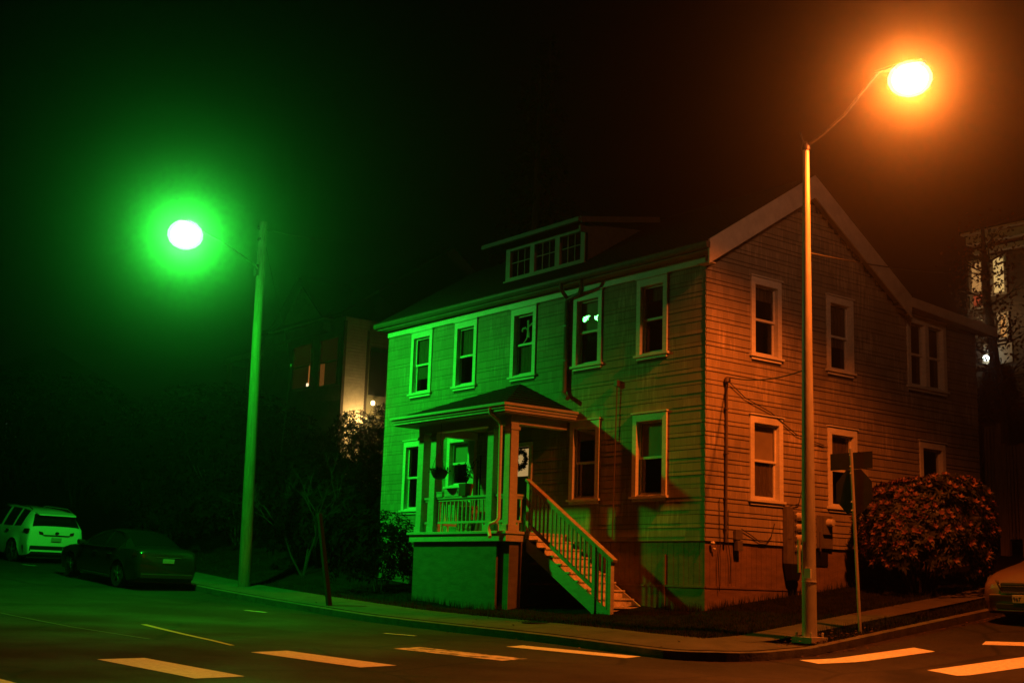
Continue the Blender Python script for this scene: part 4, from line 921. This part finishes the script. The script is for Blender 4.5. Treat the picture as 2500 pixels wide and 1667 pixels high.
# ------------------------------------------------------------------ planting
def bush_mesh(rx_, ry_, h, n, seed, L=.14, W=.05, per=7, droop=.3, lump=.18):
    r = random.Random(seed); b = MB(); lumps = [(rvec(r), r.uniform(.5, 1)) for _ in range(14)]; tops = []
    for _ in range(n):
        d = rvec(r)
        if d.z < -.55: d.z = -d.z
        k = 1 + lump * sum(max(0, d.dot(l) - .7) * 3 * s for l, s in lumps) - lump * .5
        depth = r.choice((1, 1, 1, .93, .85, .7)); zz = d.z
        p = Vector((d.x * rx_, d.y * ry_, 0)) * k * depth; p.z = h * .5 + zz * h * .5 * k * depth
        if p.z < .05: p.z = r.uniform(.05, .4)
        out = (d + rvec(r) * .35 + Vector((0, 0, .35))).normalized(); tops.append((p, out))
        a = out.orthogonal().normalized(); c = out.cross(a)
        for j in range(per):
            t = 2 * math.pi * j / per + r.uniform(-.3, .3); dd = (a * math.cos(t) + c * math.sin(t)) + out * r.uniform(.1, .55) - Vector((0, 0, droop * r.random()))
            leafquad(b, p, dd, out, L * r.uniform(.5, 1.25), W * r.uniform(.7, 1.3))
    return b, tops
bu = empty('rhododendron_bush', (1.58, 4.72, block(1.58, 4.72))); tag(bu, 'large round rhododendron bush with reddish tips beside the house', 'bush')
b, tops = bush_mesh(1.30, 1.42, 2.44, 1550, 3, .16, .055, 7, .3, .24)
b.build('foliage', M['leaf'], bu, smooth='keep')
q = MB()
for p, o in tops:
    if rng.random() < .62 and o.z > -.35:
        a = o.orthogonal().normalized(); c = o.cross(a)
        for j in range(5):
            t = j * 1.256; leafquad(q, p + o * .02, a * math.cos(t) + c * math.sin(t) + o * .7, o, .095, .05)
q.build('flower_bud', M['bud'], bu, smooth='keep')
q = MB()
for k in range(14): a = k * .45; q.tube([(.15 * math.cos(a), .15 * math.sin(a), -.1), (.5 * math.cos(a), .5 * math.sin(a), .7), (1.0 * math.cos(a), 1.0 * math.sin(a), 1.5)], [.03, .02, .01], 5)
q.build('stem', M['bark'], bu)
# dark shrubs on the slope left of the house
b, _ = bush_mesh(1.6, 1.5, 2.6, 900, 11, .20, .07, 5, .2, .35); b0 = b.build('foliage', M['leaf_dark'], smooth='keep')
q = MB()
for k in range(9): a = k * .7; q.tube([(.1 * math.cos(a), .1 * math.sin(a), -.3), (.4 * math.cos(a), .4 * math.sin(a), .9), (.95 * math.cos(a), .95 * math.sin(a), 1.8)], [.035, .02, .01], 5)
s0 = q.build('stem', M['bark'])
spots = [(-15.2, .2, .9, 0), (-17.6, 1.2, .95, 1), (-20.3, .0, 1.0, 2), (-23.5, .8, 1.3, 3), (-27, -.2, 1.3, 4), (-31, 1., 1.5, 5), (-35.5, .2, 1.6, .5), (-16.5, 4.2, .8, 2.2), (-20.5, 4.2, .85, 3.3), (-25.5, 5, .9, 4.1), (-31, 5.5, 1.8, 1.7), (-40, 1.5, 1.8, 2), (-45, .2, 1.9, 3), (-38, 6.5, 2., 4), (-14.2, 3.6, .75, 5.2), (-22.5, -1.3, .75, 1.1)]
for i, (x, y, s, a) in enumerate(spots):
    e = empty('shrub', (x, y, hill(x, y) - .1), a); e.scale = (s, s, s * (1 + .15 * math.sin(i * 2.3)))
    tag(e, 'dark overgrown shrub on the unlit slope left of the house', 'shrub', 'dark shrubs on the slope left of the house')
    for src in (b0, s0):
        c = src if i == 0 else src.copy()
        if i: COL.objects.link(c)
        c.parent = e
e = empty('corner_shrub', (-9.9, -1.15, hill(-9.9, -1.15) - .05), 1.); e.scale = (.72, .5, .72); tag(e, 'dark shrub against the left front corner of the house', 'shrub')
for src in (b0, s0): c = src.copy(); COL.objects.link(c); c.parent = e
# bare branching shrubs
def branches(mb, p, d, L, r, depth, R):
    e = p + d * L; m_ = p.lerp(e, .5) + rvec(R) * L * .06; mb.tube([p, m_, e], [r, r * .85, r * .65], 5)
    if depth:
        for _ in range(R.choice((2, 3))): branches(mb, p.lerp(e, R.uniform(.55, 1)), (d + rvec(R) * .65 + Vector((0, 0, .12))).normalized(), L * R.uniform(.55, .8), r * .6, depth - 1, R)
R2 = random.Random(5); q = MB()
for k in range(4): branches(q, Vector((0, 0, -.1)), Vector((R2.uniform(-.5, .5), R2.uniform(-.4, .4), 1)).normalized(), 1.5, .03, 4, R2)
t0 = q.build('bare_shrub', M['twig']); t0.location = (-14.3, -.9, hill(-14.3, -.9)); t0.scale = (1.1, 1.1, 1.0)
tag(t0, 'leafless twiggy shrub between the green lamp pole and house', 'shrub')
# tall conifers behind
def conifer(seed, h, r):
    R = random.Random(seed); b = MB()
    for k in range(int(h * 9)):
        z = h * .12 + (h * .88) * k / (h * 9); rr = r * (1 - (z / h)) ** .8 * R.uniform(.6, 1.1) + .15; a = R.uniform(0, 6.28)
        d = Vector((math.cos(a), math.sin(a), -.25))
        for j in range(9):
            t = (j + 1) / 9; p = Vector((0, 0, z)) + d * rr * t; leafquad(b, p, d + rvec(R) * .8, Vector((0, 0, 1)), .55 * (1 - .4 * t), .16)
    return b
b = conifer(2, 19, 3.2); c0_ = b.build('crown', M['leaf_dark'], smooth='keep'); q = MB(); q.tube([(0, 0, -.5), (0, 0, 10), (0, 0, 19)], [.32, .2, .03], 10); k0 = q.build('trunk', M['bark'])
for i, (x, y, s) in enumerate(((-30.6, 20, 1.1), (-33.5, 23, 1.25), (-36.5, 24, 1.15))):
    e = empty('conifer_tree', (x, y, hill(x, y)), i * 1.3); e.scale = (s, s, s); tag(e, 'tall dark conifer barely visible behind the house', 'tree', 'tall conifers behind the house')
    for src in (c0_, k0):
        c = src if i == 0 else src.copy()
        if i: COL.objects.link(c)
        c.parent = e

# ------------------------------------------------------------------ neighbour on the left
nh = empty('gabled_house', (-36, 12, 6)); tag(nh, 'dark gabled house up the slope with one warmly lit side wall', 'house')
def clap(mb, P, u0, u1, z0, z1, step=.14):
    z = z0
    while z < z1 - .01:
        e = min(z + step, z1); mb.quad(P(u0, z, .022), P(u1, z, .022), P(u1, e, .004), P(u0, e, .004)); mb.quad(P(u0, z, 0), P(u1, z, 0), P(u1, z, .022), P(u0, z, .022)); z += step
QF = lambda u, z, o: (u, 9.9 - o, z); QS = lambda u, z, o: (-31.3 + o, u, z)
m = MB(); clap(m, QF, -39, -31.3, 4.2, 13.1); m.quad((-39, 9.9, 4), (-39, 21, 4), (-39, 21, 13.1), (-39, 9.9, 13.1)); m.quad((-39, 21, 4), (-31.3, 21, 4), (-31.3, 21, 13.1), (-39, 21, 13.1))
m.quad((-37.5, 9.86, 13.3), (-33, 9.86, 13.3), (-35.3, 9.86, 15.3)); m.build('wall', M['clapdark'], nh, smooth='keep')
m = MB(); clap(m, QS, 11.17, 21, 4.2, 13.1); m.build('rear_side_wall', M['clapdark'], nh, smooth='keep')
m = MB(); clap(m, QS, 9.9, 11.17, 4.2, 13.1); m.build('side_wall', M['clap'], nh, smooth='keep')
m = MB(); m.box(-31.32, -31.26, 11.05, 11.17, 4.2, 12.6); m.box(-31.34, -31.25, 9.84, 9.98, 4.2, 12.9); m.build('corner_board', M['oldwood'], nh)
m = MB(); m.box(-37.5, -32.6, 9.5, 9.9, 12.55, 12.95); m.box(-37.7, -32.4, 9.4, 9.9, 13.0, 13.12); m.build('cornice', M['clapdark'], nh)
m = MB(); m.hexa([(-39.4, 9.5, 13.1), (-31.0, 9.5, 13.1), (-31.0, 15.4, 17.2), (-39.4, 15.4, 17.2), (-39.4, 9.5, 13.2), (-31.0, 9.5, 13.2), (-31.0, 15.4, 17.3), (-39.4, 15.4, 17.3)]); m.hexa([(-39.4, 21.4, 13.1), (-31.0, 21.4, 13.1), (-31.0, 15.4, 17.2), (-39.4, 15.4, 17.2), (-39.4, 21.4, 13.2), (-31.0, 21.4, 13.2), (-31.0, 15.4, 17.3), (-39.4, 15.4, 17.3)])
for s in (1, -1): m.hexa([(-35.3, 9.5, 15.35), (-35.3, 14, 15.35), (-35.3 + s * 2.6, 12, 13.1), (-35.3 + s * 2.6, 9.5, 13.1), (-35.3, 9.5, 15.47), (-35.3, 14, 15.47), (-35.3 + s * 2.6, 12, 13.22), (-35.3 + s * 2.6, 9.5, 13.22)])
m.build('roof', M['roof'], nh)
m = MB(); m.box(-43, -39, 9.7, 13, 12.2, 12.5); m.box(-42.9, -42.7, 9.8, 10, 4.5, 12.2); m.box(-40.6, -40.4, 9.8, 10, 4.5, 12.2); m.build('side_porch', M['clapdark'], nh)
for x0, x1, z0, z1 in ((-35.8, -34.1, 10.2, 12.2), (-33.3, -31.7, 10.1, 12.2)):
    m = MB()
    for a, b in ((x0 - .14, x0), (x1, x1 + .14)): m.box(a, b, 9.80, 9.89, z0, z1)
    m.box(x0 - .14, x1 + .14, 9.79, 9.885, z1, z1 + .16); m.box(x0 - .16, x1 + .16, 9.76, 9.88, z0 - .1, z0); m.box(x0, x1, 9.82, 9.87, (z0 + z1) / 2 - .03, (z0 + z1) / 2 + .03)
    wo = m.build('window', M['clapdark'], nh)
    m = MB(); m.quad((x0, 9.865, z0), (x1, 9.865, z0), (x1, 9.865, z1), (x0, 9.865, z1)); pn = m.build('pane', mat('dim_amber_pane', (.05, .02, .012), .2, emit=(1, .22, .06), estr=.006)); pn.parent = wo
    a = x1 - .25 if x0 < -34 else x0 + .05
    m = MB(); m.quad((a, 9.855, z0 + .03), (a + (.12 if x0 < -34 else .4), 9.855, z0 + .03), (a + (.16 if x0 < -34 else .4), 9.855, z0 + 1.05), (a + (.04 if x0 < -34 else 0), 9.855, z0 + 1.05))
    cu = m.build('curtain_gap', mat('lit_curtain_gap', (.3, .1, .04), .6, emit=(1, .30, .06), estr=.28 if x0 < -34 else .10, var=.3)); cu.parent = wo
m = MB(); m.box(-35.52 + 1.15, -35.52 + 1.27, 9.80, 9.85, 10.22, 10.36); m.build('window_lamp', mat_emit('bright_window_lamp', (1, .8, .45), 1.5), nh)
m = MB(); m.box(-31.29, -31.24, 11.25, 12.1, 9.7, 11.7); m.build('side_window', M['dark'], nh)
pl = MB(); pl.lathe([(.04, 0), (.09, .04), (.09, .16), (.03, .2)], (-31.0, 11.35, 9.22), 12); pl.build('porch_lamp', mat_emit('warm_porch_lamp', (1, .72, .35), 6.), nh)
fix(nh); lamp('wall_wash_light', (-30.6, 10.75, 8.5), (1, .60, .2), 210, .08)
e = empty('evergreen_bush', (-29.6, 11.3, hill(-29.6, 11.3) - .1), 2.); tag(e, 'evergreen bush silhouetted against the lit wall of the gabled house', 'bush')
zt_ = 9.1 - hill(-29.6, 11.3); e.scale = (.85, .9, zt_ / 2.75)
for src in (b0, s0): c = src.copy(); COL.objects.link(c); c.parent = e

e = empty('low_bush', (-29.5, 9.4, hill(-29.5, 9.4) - .1), 3.3); tag(e, 'dark bush hiding the foot of the warmly lit wall', 'bush')
e.scale = (.75, .9, (8.65 - hill(-29.5, 9.4)) / 2.75)
for src in (b0, s0): c = src.copy(); COL.objects.link(c); c.parent = e

# ------------------------------------------------------------------ neighbour on the right, up the side street
rh = empty('lit_house', (-1, 18, 4)); tag(rh, 'house up the side street with lit windows behind a tree', 'house')
QR = lambda u, z, o: (u, 18 - o, z)
m = MB(); clap(m, QR, -5.5, 9, 3, 12.6); m.quad((-5.5, 18, 3), (-5.5, 28, 3), (-5.5, 28, 12.6), (-5.5, 18, 12.6)); m.build('wall', mat('brown_clapboard', (.10, .065, .04), .8, var=.2), rh, smooth='keep')
m = MB(); m.box(-5.2, 9.2, 17.55, 18, 12.85, 13.1); m.box(-5.1, 9.1, 17.75, 18, 12.55, 12.7); m.box(-5.3, 9.3, 17.4, 18, 13.15, 13.22); m.build('cornice', M['cornice'], rh)
m = MB(); m.hexa([(-5.4, 17.5, 13.22), (9.4, 17.5, 13.22), (9.4, 24, 15.5), (-5.4, 24, 15.5), (-5.4, 17.5, 13.3), (9.4, 17.5, 13.3), (9.4, 24, 15.6), (-5.4, 24, 15.6)]); m.build('roof', M['roof'], rh)
warm = mat('lit_window_blind', (.5, .42, .28), .6, emit=(1, .62, .20), estr=.55, var=.25, scale=5)
dimw = mat('dim_red_window', (.3, .06, .03), .6, emit=(1, .16, .05), estr=.16, var=.3, scale=4)
for x0, x1, z0, z1, mm in ((-4.50, -4.12, 11.2, 12.35, warm), (-5.28, -4.92, 11.3, 12.3, mat('amber_window', (.4, .25, .12), .6, emit=(1, .48, .14), estr=.35, var=.3)), (-5.25, -4.8, 10.85, 11.25, dimw), (-4.32, -4.10, 9.75, 10.45, mat('amber_low_window', (.4, .25, .12), .6, emit=(1, .45, .12), estr=.3, var=.3))):
    m = MB()
    for a, b in ((x0 - .09, x0), (x1, x1 + .09)): m.box(a, b, 17.9, 17.97, z0, z1)
    m.box(x0 - .09, x1 + .09, 17.89, 17.965, z1, z1 + .1); m.box(x0 - .1, x1 + .1, 17.88, 17.96, z0 - .06, z0)
    wo = m.build('window', M['cornice'], rh); m = MB(); m.quad((x0, 17.95, z0), (x1, 17.95, z0), (x1, 17.95, z1), (x0, 17.95, z1)); pn = m.build('pane', mm); pn.parent = wo
m = MB(); m.box(-4.95, -4.0, 17.2, 17.95, 8.72, 8.8); m.hexa([(-5.0, 17.93, 8.85), (-3.95, 17.93, 8.95), (-3.95, 17.96, 8.95), (-5.0, 17.96, 8.85), (-5.0, 17.93, 9.6), (-3.95, 17.93, 9.6), (-3.95, 17.96, 9.6), (-5.0, 17.96, 9.6)]); m.build('porch_panel', M['cornice'], rh)
m = MB(); m.lathe([(.03, 0), (.08, .03), (.10, .1), (.05, .16)], (-4.72, 17.7, 9.02), 12); m.build('porch_lamp', mat_emit('cool_porch_lamp', (.85, 1, .95), 12.), rh); fix(rh)
lamp('wall_wash_light', (-4.3, 16.9, 10.3), (1, .66, .3), 24, .06)  # added warm light, apart from the porch lamp, brightens facade and cornice
# tree in front of it
tr = empty('leafy_tree', (-1.9, 14.2, hill(-1.9, 14.2))); tag(tr, 'tree with sparse autumn leaves in front of the lit windows', 'tree')
q = MB(); zb_ = hill(-1.9, 14.2); R3 = random.Random(9)
q.tube([(-1.9, 14.2, zb_ - .3), (-2.1, 14.1, 7), (-2.35, 14.0, 10), (-2.4, 14, 12.2)], [.22, .16, .12, .05], 10)
for k in range(16): branches(q, Vector((-2.25, 14.05, R3.uniform(6.3, 11.6))), Vector((R3.uniform(-1, 1), R3.uniform(-1, 1), .35)).normalized(), .7, .03, 2, R3)
q.build('trunk', M['bark'], tr)
q = MB()
for k in range(1700):
    t = R3.random(); p = Vector((-2.3, 14.0, 6.6 + 5.5 * t)) + Vector((R3.gauss(0, .55), R3.gauss(0, .55), R3.gauss(0, .3))); leafquad(q, p, rvec(R3), rvec(R3), .13, .08)
q.build('crown', M['leaf_tan'], tr, smooth='keep'); fix(tr)
# slatted wooden fence / deck screen behind the bush
df = empty('deck_fence', (-.3, 11, 3)); tag(df, 'tall slatted wooden fence standing behind the rhododendron bush', 'fence')
def fence_panel(x0, x1, zt, zb, open_z=None):
    for a in (x0, x1): q = MB(); q.box(a - .06, a + .06, 10.95, 11.07, zb - .6, zt + .06); q.build('post', M['fence'], df)
    q = MB(); n = max(3, int((x1 - x0) / .12))
    for k in range(n):
        c = x0 + .06 + (x1 - x0 - .12) * (k + .5) / n
        q.box(c - .03, c + .03, 10.97, 11.0, zb, (open_z or zt) if not open_z else zt)
    for z in (zt - .03, (open_z or zt - .5), zb + .1): q.box(x0 + .06, x1 - .06, 11.002, 11.04, z - .05, z + .04)
    if open_z: q.box(x0 + .06, x1 - .06, 11.004, 11.03, zb + .15, open_z - .06)
    q.build('slat_panel', M['fence'], df)
fence_panel(-.88, -.28, 5.95, 3.2, 5.35); fence_panel(-.16, .32, 5.42, 3.1); fence_panel(.44, 1.4, 5.1, 3.0); fix(df)

# far up the front street: a house one can only just make out
dh = empty('distant_house', (-66, 7, 6)); tag(dh, 'barely visible distant house with two faint windows at far left', 'house')
m = MB(); m.box(-70, -62, 1, 13, 5, 12); m.build('wall', M['clapdark'], dh)
m = MB(); m.hexa([(-70.5, .6, 12), (-61.5, .6, 12), (-61.5, 7, 15), (-70.5, 7, 15), (-70.5, 13.4, 12), (-61.5, 13.4, 12), (-61.5, 7.01, 15), (-70.5, 7.01, 15)]); m.build('roof', M['roof'], dh)
for y0, y1, z0, z1 in ((4.6, 4.85, 9.85, 10.35), (6.1, 6.25, 9.85, 10.15)):
    m = MB(); m.box(-61.99, -61.95, y0 - .1, y1 + .1, z0 - .1, z1 + .1); wo = m.build('window', M['clapdark'], dh)
    m = MB(); m.quad((-61.94, y0, z0), (-61.94, y1, z0), (-61.94, y1, z1), (-61.94, y0, z1)); pn = m.build('pane', mat('faint_window', (.05, .06, .05), .4, emit=(.7, 1, .7), estr=.02)); pn.parent = wo
fix(dh)

# ------------------------------------------------------------------ air, sky, camera
hz = MB(); hz.box(-95, 46, -46, 74, -5, 40); h = hz.build('haze', bpy.data.materials.new('haze')); tag(h, kind='stuff')
hm = h.data.materials[0]; hm.use_nodes = True; nt = hm.node_tree; nt.nodes.clear(); o = nd(nt, 'ShaderNodeOutputMaterial'); v = nd(nt, 'ShaderNodeVolumePrincipled')
v.inputs['Color'].default_value = (.95, .95, .95, 1); v.inputs['Density'].default_value = .0013; v.inputs['Anisotropy'].default_value = .975
nt.links.new(v.outputs[0], o.inputs['Volume'])

wd = bpy.data.worlds.new('World'); sc.world = wd; wd.use_nodes = True; nt = wd.node_tree; bg = nt.nodes['Background']
sky = nd(nt, 'ShaderNodeTexSky', sky_type='NISHITA'); sky.sun_disc = False; sky.sun_elevation = R_(-4); sky.sun_rotation = R_(200)
nt.links.new(sky.outputs[0], bg.inputs[0]); bg.inputs[1].default_value = .008

cam = bpy.data.cameras.new('camera'); co = bpy.data.objects.new('camera', cam); COL.objects.link(co); sc.camera = co
cam.sensor_width = 36; cam.sensor_fit = 'HORIZONTAL'; cam.lens = 36 * 3143.99 / 2500; cam.clip_start = .1; cam.clip_end = 500
a, b, c = 1.75683402, .03310723, .91172764
co.matrix_world = Matrix.Translation(CAMP) @ Matrix.Rotation(c, 4, 'Z') @ Matrix.Rotation(a, 4, 'X') @ Matrix.Rotation(b, 4, 'Z')

sc.view_settings.view_transform = 'Standard'; sc.view_settings.look = 'None'; sc.view_settings.exposure = 0; sc.view_settings.gamma = 1
cy = sc.cycles
cy.max_bounces = 4; cy.diffuse_bounces = 1; cy.glossy_bounces = 3; cy.transmission_bounces = 3; cy.volume_bounces = 0; cy.transparent_max_bounces = 12
cy.sample_clamp_indirect = 3; cy.use_denoising = True; cy.caustics_reflective = False; cy.caustics_refractive = False
